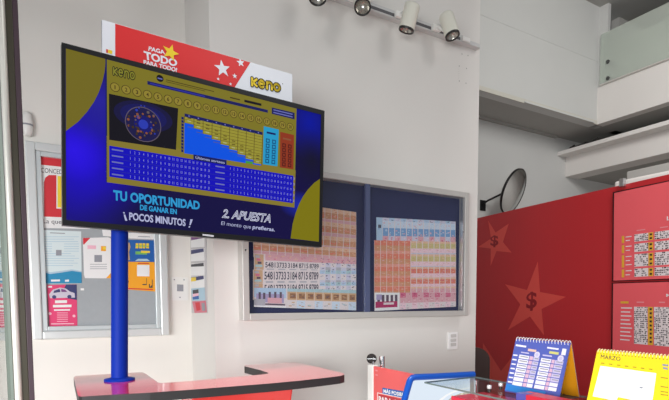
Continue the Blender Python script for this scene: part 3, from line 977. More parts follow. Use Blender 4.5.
def glow(center, rad, colr, aspect=1.0):
    """adds a round patch of colour to the displayed picture"""
    global prev
    mp = nt.nodes.new('ShaderNodeMapping')
    mp.vector_type = 'POINT'
    mp.inputs['Location'].default_value = (-center.x / rad, 0, -center.z / rad / aspect)
    mp.inputs['Scale'].default_value = (1 / rad, 0.0, 1 / rad / aspect)
    gr = nt.nodes.new('ShaderNodeTexGradient')
    gr.gradient_type = 'SPHERICAL'
    nt.links.new(tc.outputs['Object'], mp.inputs['Vector'])
    nt.links.new(mp.outputs[0], gr.inputs['Vector'])
    mx = nt.nodes.new('ShaderNodeMix')
    mx.data_type = 'RGBA'
    nt.links.new(gr.outputs['Fac'], mx.inputs[0])
    if prev is None:
        mx.inputs[6].default_value = lin((16, 9, 62)) + (1,)
    else:
        nt.links.new(prev, mx.inputs[6])
    mx.inputs[7].default_value = lin(colr) + (1,)
    prev = mx.outputs[2]


tvo = WORLD[tv]
for (x, y, r, colr, asp) in ((80, 160, 0.22, (28, 2, 205), 1.2), (74, 150, 0.10, (40, 10, 225), 1.0), (100, 100, 0.16, (36, 30, 150), 1.0), (310, 122, 0.16, (0, 16, 150), 1.0), (312, 160, 0.10, (16, 14, 40), 1.3), (300, 205, 0.10, (24, 40, 170), 0.6), (170, 225, 0.30, (12, 10, 60), 0.5)):
    glow(ptv.hit(x, y) - tvo, r, colr, asp)
nt.links.new(prev, b_.inputs['Emission Color'])
b_.inputs['Emission Strength'].default_value = 1.0

E = lambda n, c: mat('lcd_' + n, c, 0.3, emit=1.0, spec=0.08)
E_y1, E_y2, E_y3, E_gold = E('olive_yellow', (112, 102, 30)), E('panel_yellow', (122, 113, 34)), E('bright_yellow', (122, 114, 10)), E('gold', (130, 116, 44))
E_k, E_navy, E_blue, E_tab, E_cyan, E_white = E('black', (18, 16, 24)), E('navy', (20, 26, 90)), E('azure', (4, 80, 220)), E('table_blue', (14, 8, 180)), E('cyan', (36, 150, 196)), E('white', (176, 180, 214))
E_brown, E_red, E_txt, E_dim, E_or = E('brown', (62, 46, 20)), E('brick', (138, 52, 28)), E('sky_text', (44, 150, 206)), E('dim_white', (104, 108, 176)), E('orange', (134, 78, 50))
E_glow, E_glow2, E_line, E_logo, E_green = E('video_blue', (20, 22, 104)), E('video_light', (40, 56, 170)), E('grid_line', (96, 84, 30)), E('logo_yellow', (128, 126, 44)), E('green', (60, 150, 60))
mb = MB()
SO = -0.002
sq = [ptv.hit(x, y, SO - 0.0006) for x, y in INN]
mb.poly(sq, sm)
D = 0.0002


def sp(pts, m, k=1): mb.pp(ptv, pts, m, SO + D * k)
def st(s, q, m, k=3, bold=0.0): mb.text(ptv, s, q, m, SO + D * k, bold)


sp([(65.8, 48.4), (105.6, 58.9), (105.4, 64), (104.6, 72), (102.6, 81), (99, 92), (94, 102), (87, 112), (78, 122), (66, 131)], E_y1)
sp([(320.2, 178.6), (314, 183), (308, 189.4), (303, 196.4), (299, 204), (295.6, 213), (292.6, 224), (290.6, 238.4), (318.9, 241.8)], E_y3)
PAN = [(106.4, 59.2), (296.6, 108.6), (294.4, 207.6), (106.8, 182.2)]
sp(PAN, E_y2)
sp([(106.6, 135.6), (295.6, 170.4), (294.4, 207.6), (106.8, 182.2)], E_gold, 2)
sp([(105.4, 58.8), (106.8, 59.2), (107.4, 182.2), (106, 182)], E_navy, 2)
# header
KQ = [(112.8, 66.6), (135.4, 72.2), (135.4, 80.4), (112.8, 75.0)]
strokes(mb, ptv, KQ, E_k, SO + D * 3, 0.20)
strokes(mb, ptv, KQ, E_logo, SO + D * 5, 0.10)
mb.disc(ptv, 160, 78.4, 0.0118, E_k, SO + D * 3)
sp([(157.6, 77.4), (162.4, 78.6), (162.4, 79.8), (157.6, 78.6)], E_dim, 4)
sp([(166, 79.4), (214, 91.2), (214, 91.9), (166, 80.1)], E_brown, 3)
sp([(166, 81.4), (205, 90.8), (205, 91.3), (166, 81.9)], E_brown, 3)
sp([(147.4, 80.8), (267.8, 110.0), (267.8, 112.8), (147.4, 84.4)], E_navy, 3)
sp([(150, 82.6), (205, 95.8), (205, 97.2), (150, 84.0)], E('bar_blue', (40, 44, 150)), 4)
sp([(244.4, 99.6), (261.4, 103.6), (261.4, 106.0), (244.4, 102.0)], E_k, 3)
sp([(230, 96.8), (240, 99.2), (240, 100.4), (230, 98.0)], E_brown, 3)
sp([(271.8, 107.4), (294.6, 112.8), (294.6, 119.4), (271.8, 113.8)], E_navy, 3)
for k in range(2):
    sp([(273.4, 109.2 + k * 2.6), (292.6, 113.8 + k * 2.6), (292.6, 114.9 + k * 2.6), (273.4, 110.3 + k * 2.6)], E_dim, 4)
# number balls
A0, A1 = ptv.hit(115.0, 87.2, SO + D * 3), ptv.hit(290.2, 126.8, SO + D * 3)
e2 = (vR - vL).normalized()
for i in range(20):
    cc = A0.lerp(A1, i / 19)
    for (r, m, k) in ((0.0150, E_brown, 0), (0.0130, E('ball', (140, 126, 46)), 1)):
        mb.poly([cc + ptv.n * D * k + (e2 * math.cos(t * math.pi / 8) + Vector((0, 0, 1)) * math.sin(t * math.pi / 8)) * r for t in range(16)], m)
    vs, fs = text_geo(str(i + 1), 0.02 if i else 0.0)
    wq = 0.003 if i == 0 else 0.007 if i < 9 else 0.013
    mb.add([cc + ptv.n * D * 2 + e2 * ((u - 0.5) * wq) + Vector((0, 0, (v - 0.5) * 0.0125)) for u, v in vs], fs, E_brown)
# draw video
VQ = [(108.9, 93.6), (178.2, 108.4), (176.0, 149.8), (109.2, 139.8)]
sp(VQ, E_k, 3)
for rx, rz, colr in ((0.096, 0.050, (22, 20, 62)), (0.076, 0.040, (22, 22, 84)), (0.054, 0.030, (26, 30, 112))):
    gv = ptv.hit(144.0, 116.5, SO + D * 4) + ptv.n * D * (0.9 - rx * 5)
    mb.poly([gv + e2 * rx * math.cos(t * math.pi / 16) + Vector((0, 0, 1)) * rz * math.sin(t * math.pi / 16) for t in range(32)], E('video_%d' % colr[2], colr))
gc = ptv.hit(143.4, 124.4, SO + D * 5)


def gdisc(r, m, k, dx=0, dz=0, r2=None, seg=28):
    o = gc + ptv.n * D * k + e2 * dx + Vector((0, 0, dz))
    P = [o + (e2 * math.cos(t * 2 * math.pi / seg) + Vector((0, 0, 1)) * math.sin(t * 2 * math.pi / seg)) * r for t in range(seg)]
    if r2 is None:
        mb.poly(P, m)
    else:
        Q = [o + (p_ - o) * (r2 / r) for p_ in P]
        mb.add(P + Q, [(t, (t + 1) % seg, seg + (t + 1) % seg, seg + t) for t in range(seg)], m)


gdisc(0.0590, E('globe_dark', (26, 24, 70)), 0)
gdisc(0.0590, E('globe_ring', (96, 84, 96)), 1, r2=0.0565)
gdisc(0.030, E_glow, 1)
gdisc(0.016, E_glow2, 2)
for k in range(46):
    a_ = random.uniform(0, 2 * math.pi); rr_ = random.uniform(0.024, 0.051)
    gdisc(random.uniform(0.0028, 0.005), random.choice([E_or, E_or, E_brown, E_brown, E_glow2, E('dull_ball', (96, 84, 84))]), 2 + k % 3, rr_ * math.cos(a_), rr_ * math.sin(a_), None, 8)
for x, y in ((141, 105.6), (144.4, 106.2), (139, 108)):
    mb.disc(ptv, x, y, 0.0024, E_glow2, SO + D * 6, 8)
# prize chart
GQ = [(184.6, 115.8), (262.6, 134.4), (261.4, 165.6), (184.2, 153.2)]
sp([(184.6, 113.4), (262.6, 132.2), (262.6, 135.2), (184.6, 116.6)], E_navy, 4)
sp([(181.4, 116.6), (183.8, 117.2), (183.4, 153.0), (181.2, 152.4)], E_navy, 4)
for k in range(9):
    mb.rect(ptv, [(184.6, 113.4), (262.6, 132.2), (262.6, 135.2), (184.6, 116.6)], E_dim, SO + D * 5, (k + 0.4) / 9, (k + 0.55) / 9, 0.3, 0.7)
for k in range(11):
    mb.rect(ptv, [(181.4, 116.6), (183.8, 117.2), (183.4, 153.0), (181.2, 152.4)], E_gold, SO + D * 5, 0.0, 1.0, (k + 0.8) / 11, (k + 1) / 11)
mb.rect(ptv, GQ, E('chart_yellow', (150, 143, 50)), SO + D * 3)
NC = 9
for i in range(NC):
    v = 0.18 + 0.82 * i / (NC - 0.6)
    if v < 1:
        mb.rect(ptv, GQ, E_blue, SO + D * 4, i / NC, (i + 1) / NC, v, 1.0)
    for t in range(3):
        vv = max(0.02, v - 0.10 * (t + 1) + 0.02)
        mb.rect(ptv, GQ, E_line if t else E('pale_mark', (170, 172, 120)), SO + D * 6, (i + 0.3) / NC, (i + 0.7) / NC, vv, vv + 0.03)
for i in range(NC + 1):
    mb.rect(ptv, GQ, E_line, SO + D * 5, i / NC - 0.004, i / NC + 0.004, 0, min(1, 0.18 + 0.82 * i / (NC - 0.6)))
for i in range(1, 11):
    mb.rect(ptv, GQ, E_line, SO + D * 5, 0, 1, i / 11 - 0.006, i / 11 + 0.006) if i < 11 else None
for i in range(1, 11):
    mb.rect(ptv, GQ, E_blue, SO + D * 5.5, 0, min(0.98, max(0, (i / 11 - 0.24) * 1.15)), i / 11 - 0.012, i / 11 + 0.012)
mb.rect(ptv, GQ, E_green, SO + D * 6, 0.78, 0.88, 0.93, 1.0)
sp([(193.4, 154.4), (226.6, 160.2), (226.6, 165.4), (193.4, 159.8)], E_navy, 5)
st('Últimos sorteos', [(195.6, 155.6), (224.6, 160.7), (224.6, 163.9), (195.6, 158.7)], E_white, 7, 0.01)
# boost boxes
CQ = [(263.8, 126.2), (278.8, 129.6), (277.4, 166.4), (262.8, 164.2)]
RQ = [(280.2, 131.8), (294.0, 135.0), (293.4, 169.4), (279.8, 167.4)]
mb.rect(ptv, CQ, E_cyan, SO + D * 5)
mb.rect(ptv, RQ, E_red, SO + D * 5)
mb.rect(ptv, CQ, E_navy, SO + D * 6, 0.2, 0.8, 0.12, 0.17)
mb.rect(ptv, RQ, E_or, SO + D * 6, 0.2, 0.8, 0.14, 0.19)
for q_, m_, h_ in ((CQ, E('deep_cyan', (20, 84, 130)), E_cyan), (RQ, E('deep_red', (84, 26, 20)), E_red)):
    for r in range(5):
        for u in (0.16, 0.58):
            v0 = 0.3 + r * 0.135
            mb.rect(ptv, q_, m_, SO + D * 6, u, u + 0.26, v0, v0 + 0.115)
            mb.rect(ptv, q_, h_, SO + D * 7, u + 0.07, u + 0.19, v0 + 0.03, v0 + 0.085)
# table of last draws
TQ = [(109.2, 145.6), (293.4, 175.8), (292.8, 203.2), (109.4, 176.6)]
mb.rect(ptv, TQ, E_tab, SO + D * 3)
tc_ = [ptv.hit(x, y, SO + D * 5) for x, y in TQ]


def tg(u, v): return (tc_[0] * (1 - u) + tc_[1] * u) * (1 - v) + (tc_[3] * (1 - u) + tc_[2] * u) * v


for r in range(5):
    v = (r + 0.30) / 5
    for half in range(2):
        u0 = 0.005 + half * 0.515
        mb.rect(ptv, TQ, E_dim, SO + D * 5, u0 + 0.006, u0 + 0.058, v + 0.022, v + 0.07)
        for i in range(20):
            uc = u0 + 0.09 + i * 0.0208
            s_ = str(i + 1)
            vs, fs = text_geo(s_, 0.012 if i else 0.0)
            wq = 0.0018 if i == 0 else 0.0045 if i < 9 else 0.0085
            mb.add([tg(uc + (a_ - 0.5) * wq, v + 0.085 - 0.085 * b2_) for a_, b2_ in vs], fs, E('digit', (140, 142, 206)))
    if r:
        mb.rect(ptv, TQ, E('row_line', (34, 34, 160)), SO + D * 4, 0, 1, r / 5 - 0.012, r / 5 + 0.012)
# slogans
st('TU OPORTUNIDAD', [(113.6, 190.4), (199.4, 201.6), (199.4, 209.4), (113.8, 199.8)], E_txt, 3, 0.04)
st('DE GANAR EN', [(140.2, 204.8), (176.6, 209.4), (176.6, 214.2), (140.2, 209.8)], E_txt, 3, 0.04)
sp([(123.6, 214.4), (125.2, 214.6), (127.4, 220.8), (125.2, 220.6)], E_white, 3)
sp([(123.0, 212.0), (124.6, 212.2), (124.9, 213.6), (123.4, 213.4)], E_white, 3)
st('POCOS MINUTOS', [(129.4, 212.6), (185.4, 219.4), (185.4, 226.0), (129.4, 219.8)], E_white, 3, 0.03)
sp([(190.4, 219.2), (192.8, 219.5), (190.6, 225.2), (189.4, 225.0)], E_white, 3)
sp([(188.9, 226.0), (190.2, 226.2), (189.8, 227.6), (188.5, 227.4)], E_white, 3)
AQ = [(224.4, 209.4), (272.4, 214.8), (270.2, 222.6), (222.2, 217.4)]
st('2. APUESTA', AQ, E('slogan_white', (206, 208, 226)), 3, 0.035)
st('2. APUESTA', AQ, E_navy, 5, -0.022)
st('El monto que', [(221.6, 221.2), (251.4, 225.0), (250.6, 230.0), (220.8, 226.0)], E_white, 3, 0.0)
st('prefieras.', [(253.2, 225.0), (275.0, 227.9), (274.4, 232.4), (252.4, 230.0)], E_white, 3, 0.025)
mb.build('screen', tv)
mb = MB()
p0 = ptv.hit(119.6, 190, -0.045)
mb.box(pb2.x - 0.09, pb2.x + 0.09, ptv.hit(119.6, 190, -0.058).y - 0.004, pb2.y - 0.0268, 1.85, 2.05, M_black)
mb.build('bracket', tv, bevel=0.004)

# ---------------------------------------------------------------- header sign above the television
pbn = ptv.off(-0.075)
sg = thing('header_sign', 'red and white game header sign standing up behind the television top', 'sign', tuple(pbn.hit(200, 95)))
BQ = [(102.0, 19.6), (292.2, 74.2), (292.2, 118), (102.0, 66)]
c = [pbn.hit(*p) for p in BQ]
B_w, B_r, B_y = mat('sign_white', (226, 228, 236), 0.35), mat('sign_red', (214, 44, 46), 0.35), mat('sign_yellow', (236, 204, 40), 0.4)
B_k, B_b = mat('sign_black', (34, 30, 34), 0.4), mat('sign_rim', (96, 110, 140), 0.4)
MB().prism([c[3], c[2], c[1], c[0]], -pbn.n * 0.01, B_w, B_b).build('board', sg)
mb = MB()
mb.pp(pbn, [(115.2, 23.6), (250.4, 62.4), (226, 101), (115.2, 70)], B_r, 0.0006)


def star(x, y, r, m, pl, off, rot=0.0, k=0.42):
    cc = pl.hit(x, y, off)
    P = []
    for i in range(10):
        an = rot + math.pi / 2 + i * math.pi / 5
        rr_ = r if i % 2 == 0 else r * k
        P.append(cc + e2 * math.cos(an) * rr_ + Vector((0, 0, 1)) * math.sin(an) * rr_)
    mb.poly(P, m)


star(222.4, 68.6, 0.0330, B_w, pbn, 0.0012, 0.15)
star(240.6, 62.6, 0.0175, B_w, pbn, 0.0012, 0.2)
star(234.8, 76, 0.0105, B_w, pbn, 0.0012, 0.1)
star(218.2, 79, 0.0065, B_w, pbn, 0.0012)
star(230.6, 84, 0.0065, B_w, pbn, 0.0012)
mb.text(pbn, 'PAGA', [(149.2, 46.4), (164, 50.4), (165, 54.4), (148.4, 50.4)], B_w, 0.0012, 0.03)
mb.text(pbn, 'TODO', [(144, 51.2), (177, 60), (176.4, 66.4), (145, 59)], B_w, 0.0012, 0.04)
mb.text(pbn, 'PARA TODO!', [(143.8, 60), (177, 68), (176.6, 72), (143.8, 64)], B_w, 0.0012, 0.035)
star(170.6, 52.4, 0.031, B_y, pbn, 0.0018, -0.25)
LQ = [(251, 76.8), (281, 84.0), (281, 92.6), (251, 86.2)]
strokes(mb, pbn, LQ, B_k, 0.0010, 0.23)
strokes(mb, pbn, LQ, B_y, 0.0018, 0.12)
mb.disc(pbn, 282.6, 83.8, 0.002, B_k, 0.001, 8)
mb.pp(pbn, [(106.2, 49), (107.8, 49.4), (107.8, 53), (106.2, 52.6)], B_r, 0.0008)
mb.pp(pbn, [(108, 49.4), (112.2, 50.6), (112.2, 54), (108, 53)], B_y, 0.0008)
mb.build('print', sg)

# ---------------------------------------------------------------- convex mirror
pmr = PY(Y_W - 0.42)
mc = pmr.hit(513.2, 191.5)
vw = (EYE - mc).normalized()
rr = (CR - vw * CR.dot(vw)).normalized()
uu = rr.cross(vw) * -1
if uu.z < 0:
    uu = -uu
mj = (uu * 0.96 + rr * 0.28).normalized()
mnr = (rr * 0.96 - uu * 0.28).normalized()
axm = (vw * 0.42 + mnr * 0.907).normalized()
RM = 0.29
mir = thing('convex_mirror', 'round convex security mirror with black rim on the back wall above red partition', 'mirror', tuple(mc))
M_mirror = mat('mirror', (235, 237, 236), 0.02, metal=1.0)
prof = []
for k in range(10):
    a_ = k / 9 * 0.50
    prof.append((0.012 + 0.26 * (math.cos(a_) - math.cos(0.50)), (RM - 0.008) * math.sin(a_) / math.sin(0.50) + 0.0001))
MB().lathe(mc, axm, prof, M_mirror, 40, False).build('mirror_face', mir)
MB().lathe(mc, axm, [(-0.03, RM * 0.9), (-0.012, RM), (0.012, RM + 0.003), (0.018, RM - 0.004), (0.010, RM - 0.016)], M_black, 40, False).build('rim', mir)
MB().lathe(mc - axm * 0.03, axm, [(-0.03, 0.02), (-0.012, RM * 0.6), (0, RM * 0.9)], mat('mirror_back', (120, 120, 120), 0.5), 32, True).build('back_shell', mir)
wbk = PY(Y_W).hit(482.5, 204)
MB().tube([Vector((wbk.x, Y_W - 0.012, wbk.z)), Vector((wbk.x, Y_W - 0.10, wbk.z + 0.03)), mc - axm * 0.058], 0.013, M_black, 12).build('arm', mir)
MB().box(wbk.x - 0.05, wbk.x + 0.05, Y_W - 0.014, Y_W, wbk.z - 0.09, wbk.z + 0.05, M_black).build('wall_bracket', mir, bevel=0.004)

# ---------------------------------------------------------------- red price boards on the partition
M_board = mat('board_red', (246, 102, 110), 0.18, coat=0.8)
M_bfr = mat('board_dark_frame', (70, 18, 24), 0.5)  # dark red border slab set behind each panel
pbd = pr.off(0.022)
K_y, K_k = mat('board_yellow', (232, 180, 60), 0.4), mat('board_ink', (44, 30, 42), 0.5)
K_w = mat('board_white', (236, 226, 228), 0.4)
K_p = mat('board_pink', (238, 150, 158), 0.4)


def price_board(q, label, draw):
    c = [pbd.hit(*p) for p in q]
    t = thing('price_board', label, 'notice panel', tuple((c[2] + c[3]) / 2), 'red panels of results on the partition')
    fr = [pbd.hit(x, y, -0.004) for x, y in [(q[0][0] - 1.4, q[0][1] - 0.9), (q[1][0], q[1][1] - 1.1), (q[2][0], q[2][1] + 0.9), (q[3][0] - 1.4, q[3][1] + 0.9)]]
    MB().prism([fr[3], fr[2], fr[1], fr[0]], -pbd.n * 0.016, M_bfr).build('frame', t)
    MB().prism([c[3], c[2], c[1], c[0]], -pbd.n * 0.0038, M_board).build('panel', t)
    mb = MB()
    draw(mb)
    mb.build('print', t)
    return t


def noise_block(mb, q, nu, nv):
    mb.rect(pbd, q, K_w, 0.0006)
    for i in range(nu):
        for j in range(nv):
            if random.random() < 0.66:
                a_, b_2 = (i + random.uniform(0.0, 0.3)) / nu, (j + random.uniform(0.05, 0.3)) / nv
                mb.rect(pbd, q, K_k, 0.0010, a_, a_ + random.uniform(0.45, 0.85) / nu, b_2, b_2 + random.uniform(0.4, 0.7) / nv)


def yq(x, y):
    """horizontal lines on this plane: y shifted with x towards its own vanishing point"""
    return 300 + (y - 300) * (x - 114) / (640 - 114)


def Q(x0, y0, x1, y1):
    return [(x0, yq(x0, y0)), (x1, yq(x1, y0)), (x1, yq(x1, y1)), (x0, yq(x0, y1))]


def up(mb):
    for (a_, b_2, n_) in ((233.8, 241.2, 4), (243.4, 251.6, 4), (253.8, 266.4, 6), (268.4, 276.6, 4)):
        noise_block(mb, Q(634.4, a_, 648.2, b_2), 8, n_)
        mb.rect(pbd, Q(648.4, a_, 653.2, b_2), K_y, 0.0006)
        for j in range(n_ // 2):
            yy = a_ + (b_2 - a_) * (j + 0.25) / (n_ / 2)
            mb.rect(pbd, Q(649.6, yy, 652, yy + 1.8), K_k, 0.001)
        noise_block(mb, Q(654.6, a_, 684, b_2), 16, n_)
        mb.rect(pbd, Q(621.8, a_, 624.2, b_2), K_y, 0.0006)
        for j in range(n_ // 2):
            yy = a_ + (b_2 - a_) * (j + 0.3) / (n_ / 2)
            mb.rect(pbd, Q(625.6, yy, 631.6 - (j % 2) * 1.6, yy + 0.9), K_w, 0.0006)
    mb.rect(pbd, Q(636.6, 229.6, 645.2, 230.6), K_p, 0.0006)
    mb.rect(pbd, Q(660, 229.8, 668, 230.8), K_p, 0.0006)
    mb.text(pbd, 'L', Q(667.0, 220.6, 670, 224.2), K_w, 0.0006, 0.03)


def dn(mb):
    noise_block(mb, Q(634.0, 306.8, 647.6, 344.2), 9, 19)
    mb.rect(pbd, Q(648.0, 306.8, 653.0, 344.2), K_y, 0.0006)
    for j in range(9):
        yy = 308 + j * 4
        mb.rect(pbd, Q(649.6, yy, 651.8, yy + 2), K_k, 0.001)
    noise_block(mb, Q(654.0, 306.8, 684, 344.2), 17, 19)
    mb.rect(pbd, Q(620.6, 301.4, 628.6, 303.6), K_y, 0.0006)
    for j in range(9):
        yy = 307.6 + j * 4.1
        mb.rect(pbd, Q(621.0 - j * 0.12, yy, 632.0 - (j * 3 % 5) * 0.6, yy + 1.2), K_w, 0.0006)
    mb.rect(pbd, Q(636.6, 301.6, 644, 302.8), K_p, 0.0006)
    mb.rect(pbd, Q(659, 301.6, 665, 302.8), K_p, 0.0006)
    mb.text(pbd, 'M', Q(666.4, 294.2, 671, 296.8), K_w, 0.0006, 0.03)


price_board([(614.2, yq(614.2, 187.6)), (760, yq(760, 187.6)), (760, yq(760, 279.6)), (613.4, yq(613.4, 279.6))], 'upper red results panel with four white number blocks on the red partition', up)
price_board([(613.2, yq(613.2, 282.8)), (760, yq(760, 282.8)), (760, yq(760, 362)), (612.4, yq(612.4, 362))], 'lower red results panel with one tall white number block', dn)
p = pbd.hit(622.4, 189)
tag(MB().box(p.x - 0.02, p.x + 0.02, p.y - 0.02, p.y + 0.02, Z_RED - 0.02, Z_RED + 0.045, M_alu).build('clip', bevel=0.004), 'small grey metal clip on top of the upper results panel', 'clip')

# ---------------------------------------------------------------- balcony glass with standoffs
bg = thing('glass_balustrade', 'pale greenish glass balustrade panel on the balcony edge', 'balustrade', (X_BAL - 0.03, 2.6, Z_CURB - 0.06))
G_bal = glass('balcony_glass', (240, 246, 242), 1.0, (222, 228, 220), 0.42)
MB().box(X_BAL - 0.034, X_BAL - 0.022, 0.4, Y_B - 0.05, Z_CURB + 0.012, Z_GT, G_bal).build('glass_panel', bg)
for (x, y) in ((607.6, 61.6), (607.6, 78.2)):
    p = PX(X_BAL - 0.04).hit(x, y)
    MB().lathe((X_BAL - 0.05, p.y, p.z), (1, 0, 0), [(0, 0.020), (0.014, 0.026), (0.19, 0.022)], mat('dark_steel', (92, 92, 92), 0.35, metal=0.6), 18).build('standoff', bg)
MB().box(X_BAL - 0.04, X_BAL + 0.0, 0.4, Y_B - 0.05, Z_CURB, Z_CURB + 0.014, M_alup).build('bottom_channel', bg)

# cables and a black pouch lying on the beam ledge
M_cab = mat('dark_cable', (44, 42, 40), 0.6)
pts = []
ya, yb2 = PX(X_LED + 0.05).hit(566, 147).y, PX(X_LED + 0.05).hit(587, 139).y
for k in range(41):
    t = k / 40
    pts.append(Vector((X_LED + 0.10 + 0.05 * math.sin(t * 19), ya + (yb2 - ya) * t + 0.05 * math.sin(t * 26), Z_LED + 0.014 + 0.05 * (0.5 - 0.5 * math.cos(t * 22)) * (0.4 + 0.6 * math.sin(t * 7) ** 2))))
tag(MB().tube(pts, 0.012, M_cab, 8).build('cable'), 'dark loose cable lying along the beam ledge under the balcony', 'cable')
a, b = PX(X_BM + 0.0).hit(590, 141), PX(X_BM + 0.0).hit(604, 134.0)
y0, y1 = b.y, a.y
tag(MB().prism([(X_BM - 0.06, y0, Z_LED), (X_BM - 0.06, y1, Z_LED), (X_BM - 0.06, y1 - 0.1, Z_LED + 0.07), (X_BM - 0.06, y0 + 0.05, Z_LED + 0.09)], (0.2, 0, 0), M_cab).build('cable_pouch', bevel=0.02), 'dark flat bundle on the beam ledge by the balcony corner', 'bundle')
a = pb.hit(523, 108.4); b = pb.hit(593, 131)
tag(MB().box(a.x, b.x - 0.02, Y_B - 0.034, Y_B - 0.0125, Z_SOF + 0.0, Z_SOF + 0.018, M_grey).build('cable_duct'), 'thin grey cable duct along the bulkhead lower edge', 'cable duct')

# ---------------------------------------------------------------- office chair by the partition
pch = cam_xy(477.0, 4.3)
ch = thing('office_chair', 'dark brown chair with rounded back beyond the white wall corner', 'chair', (pch.x, pch.y, 0))
M_ch = mat('brown_leather', (62, 44, 40), 0.5, noise=0.08, nscale=12)
fd = Vector((CR.x, CR.y, 0))
fo = Vector((-fd.y, fd.x, 0))


def rr_pts(w_, z0, z1, rad, n=8):
    P = []
    for (cx_, cz_, a0) in ((w_ - rad, z0 + rad, -90), (w_ - rad, z1 - rad, 0), (-w_ + rad, z1 - rad, 90), (-w_ + rad, z0 + rad, 180)):
        for k in range(n + 1):
            an = math.radians(a0 + 90 * k / n)
            P.append((cx_ + rad * math.cos(an), cz_ + rad * math.sin(an)))
    return P


base = Vector((pch.x, pch.y, 0)) - fd * 0.12
mb = MB().prism([base + fd * u + Vector((0, 0, z)) for u, z in rr_pts(0.235, 0.52, 1.045, 0.11)], fo * 0.09, M_ch)
mb.build('backrest', ch, bevel=0.03)
mb = MB().prism([base - fo * 0.02 + fd * u + fo * (-v) + Vector((0, 0, 0.42)) for u, v in rr_pts(0.24, 0.0, 0.46, 0.08)], (0, 0, 0.09), M_ch)
mb.build('seat', ch, bevel=0.025)
sc_ = base - fo * 0.25
MB().cyl(sc_ + Vector((0, 0, 0.09)), sc_ + Vector((0, 0, 0.42)), 0.028, M_black).build('column', ch)
MB().tube([base + fo * 0.05 + Vector((0, 0, 0.62)), base + fo * 0.08 + Vector((0, 0, 0.45)), sc_ + Vector((0, 0, 0.405))], 0.02, M_black).build('back_bar', ch)
for k in range(5):
    an = k * 2 * math.pi / 5 + 0.3
    e = sc_ + Vector((math.cos(an) * 0.27, math.sin(an) * 0.27, 0.065))
    lg = MB().tube([sc_ + Vector((0, 0, 0.11)), e], 0.017, M_black).build('leg', ch)
    MB().lathe(e + Vector((-0.012, 0, -0.037)), (1, 0, 0), [(0, 0.026), (0.024, 0.026)], M_black, 16).build('caster', lg)

# ---------------------------------------------------------------- glass showcase with shelf top
XS0, XS1, YS0, YS1 = 1.145, 1.390, 0.30, 1.43
Z_SH = Z_CT
sh = thing('glass_showcase', 'glass topped showcase counter carrying the two desk calendars', 'showcase', ((XS0 + XS1) / 2, (YS0 + YS1) / 2, 0))
G_top = glass('shelf_glass', (246, 250, 250), 0.38)
M_gedge = mat('glass_edge', (112, 126, 122), 0.25)
MB().box(XS0, XS1, YS0, YS1, Z_SH - 0.006, Z_SH, G_top).build('glass_top', sh)
mb = MB()
mb.box(XS0 - 0.0012, XS0, YS0, YS1, Z_SH - 0.006, Z_SH - 0.0005, M_gedge)
mb.box(XS1, XS1 + 0.0012, YS0, YS1, Z_SH - 0.006, Z_SH - 0.0005, M_gedge)
mb.box(XS0, XS1, YS1, YS1 + 0.0012, Z_SH - 0.006, Z_SH - 0.0005, M_gedge)
mb.build('polished_edge', sh)
M_body = mat('showcase_white', (222, 220, 216), 0.4)
Z_IN = 0.98
MB().box(XS0 + 0.005, XS1, YS0, YS1 - 0.02, 0.0, Z_IN, M_body).build('cabinet', sh, bevel=0.004)
MB().box(XS1 - 0.006, XS1 - 0.001, YS0, YS1 - 0.02, Z_IN, Z_SH - 0.006, G_top).build('back_pane', sh)
for y in (YS0 + 0.02, YS1 - 0.04):
    MB().cyl((XS1 - 0.03, y, Z_IN), (XS1 - 0.03, y, Z_SH - 0.006), 0.008, M_chrome, 16).build('support', sh)

psh = PZ(Z_SH)
for i, (x, y, lab) in enumerate(((489.2, 391.4, 'small chrome cap on the glass shelf, nearer the blue-framed sign'), (500.6, 389.0, 'small chrome cap on the glass shelf, beside the blue calendar'))):
    p = psh.hit(x, y)
    t = thing('glass_clamp', lab, 'clamp', tuple(p), 'chrome caps on the glass shelf')
    MB().cyl(p, p + Vector((0, 0, 0.009)), 0.0052, M_ring, 20).build('neck', t)
    MB().lathe(p + Vector((0, 0, 0.009)), (0, 0, 1), [(0, 0.0064), (0.001, 0.0074), (0.010, 0.0074), (0.0115, 0.006)], mat('satin_chrome', (232, 232, 232), 0.4, metal=0.5), 24).build('cap', t)

# red boxes: one inside under the glass, one on the glass
M_rbox, M_rlite = mat('red_carton', (220, 40, 66), 0.4), mat('red_carton_top', (232, 62, 84), 0.4)
zt2 = 1.118
pz2 = PZ(zt2)
A_, B_, C_ = pz2.hit(468.0, 393.8), pz2.hit(512, 402.5), pz2.hit(476, 391.6)
tag(MB().box(XS0 + 0.035, XS0 + 0.19, 0.85, A_.y, Z_IN, zt2, M_rbox).build('carton', bevel=0.002), 'red carton lying inside the showcase under the glass top', 'box')
z3 = Z_SH + 0.022
pz3 = PZ(z3)
a, b = pz3.hit(527, 397.0), pz3.hit(541, 392.2)
bx = thing('carton', 'small red and blue pack on glass in front of the blue calendar', 'box', (XS0 + 0.05, 1.0, Z_SH))
MB().box(1.158, 1.215, 0.86, 1.020, Z_SH + 0.0002, z3, mat('pack_red', (214, 40, 62), 0.4)).build('pack', bx, bevel=0.002)
MB().box(1.1575, 1.190, 0.985, 1.0206, Z_SH + 0.0008, z3 + 0.0006, mat('pack_blue', (86, 84, 170), 0.4)).build('blue_end', bx)


# ---------------------------------------------------------------- desk calendars
def tilt_plane(A, B, deg):
    d = (B - A); d.z = 0; d.normalize()
    n = Vector((d.y, -d.x, 0))
    if n.x > 0:
        n = -n
    bk = -n
    u = Vector((0, 0, 1)) * math.cos(math.radians(deg)) + bk * math.sin(math.radians(deg))
    return Plane(A, d.cross(u)), d, bk, u


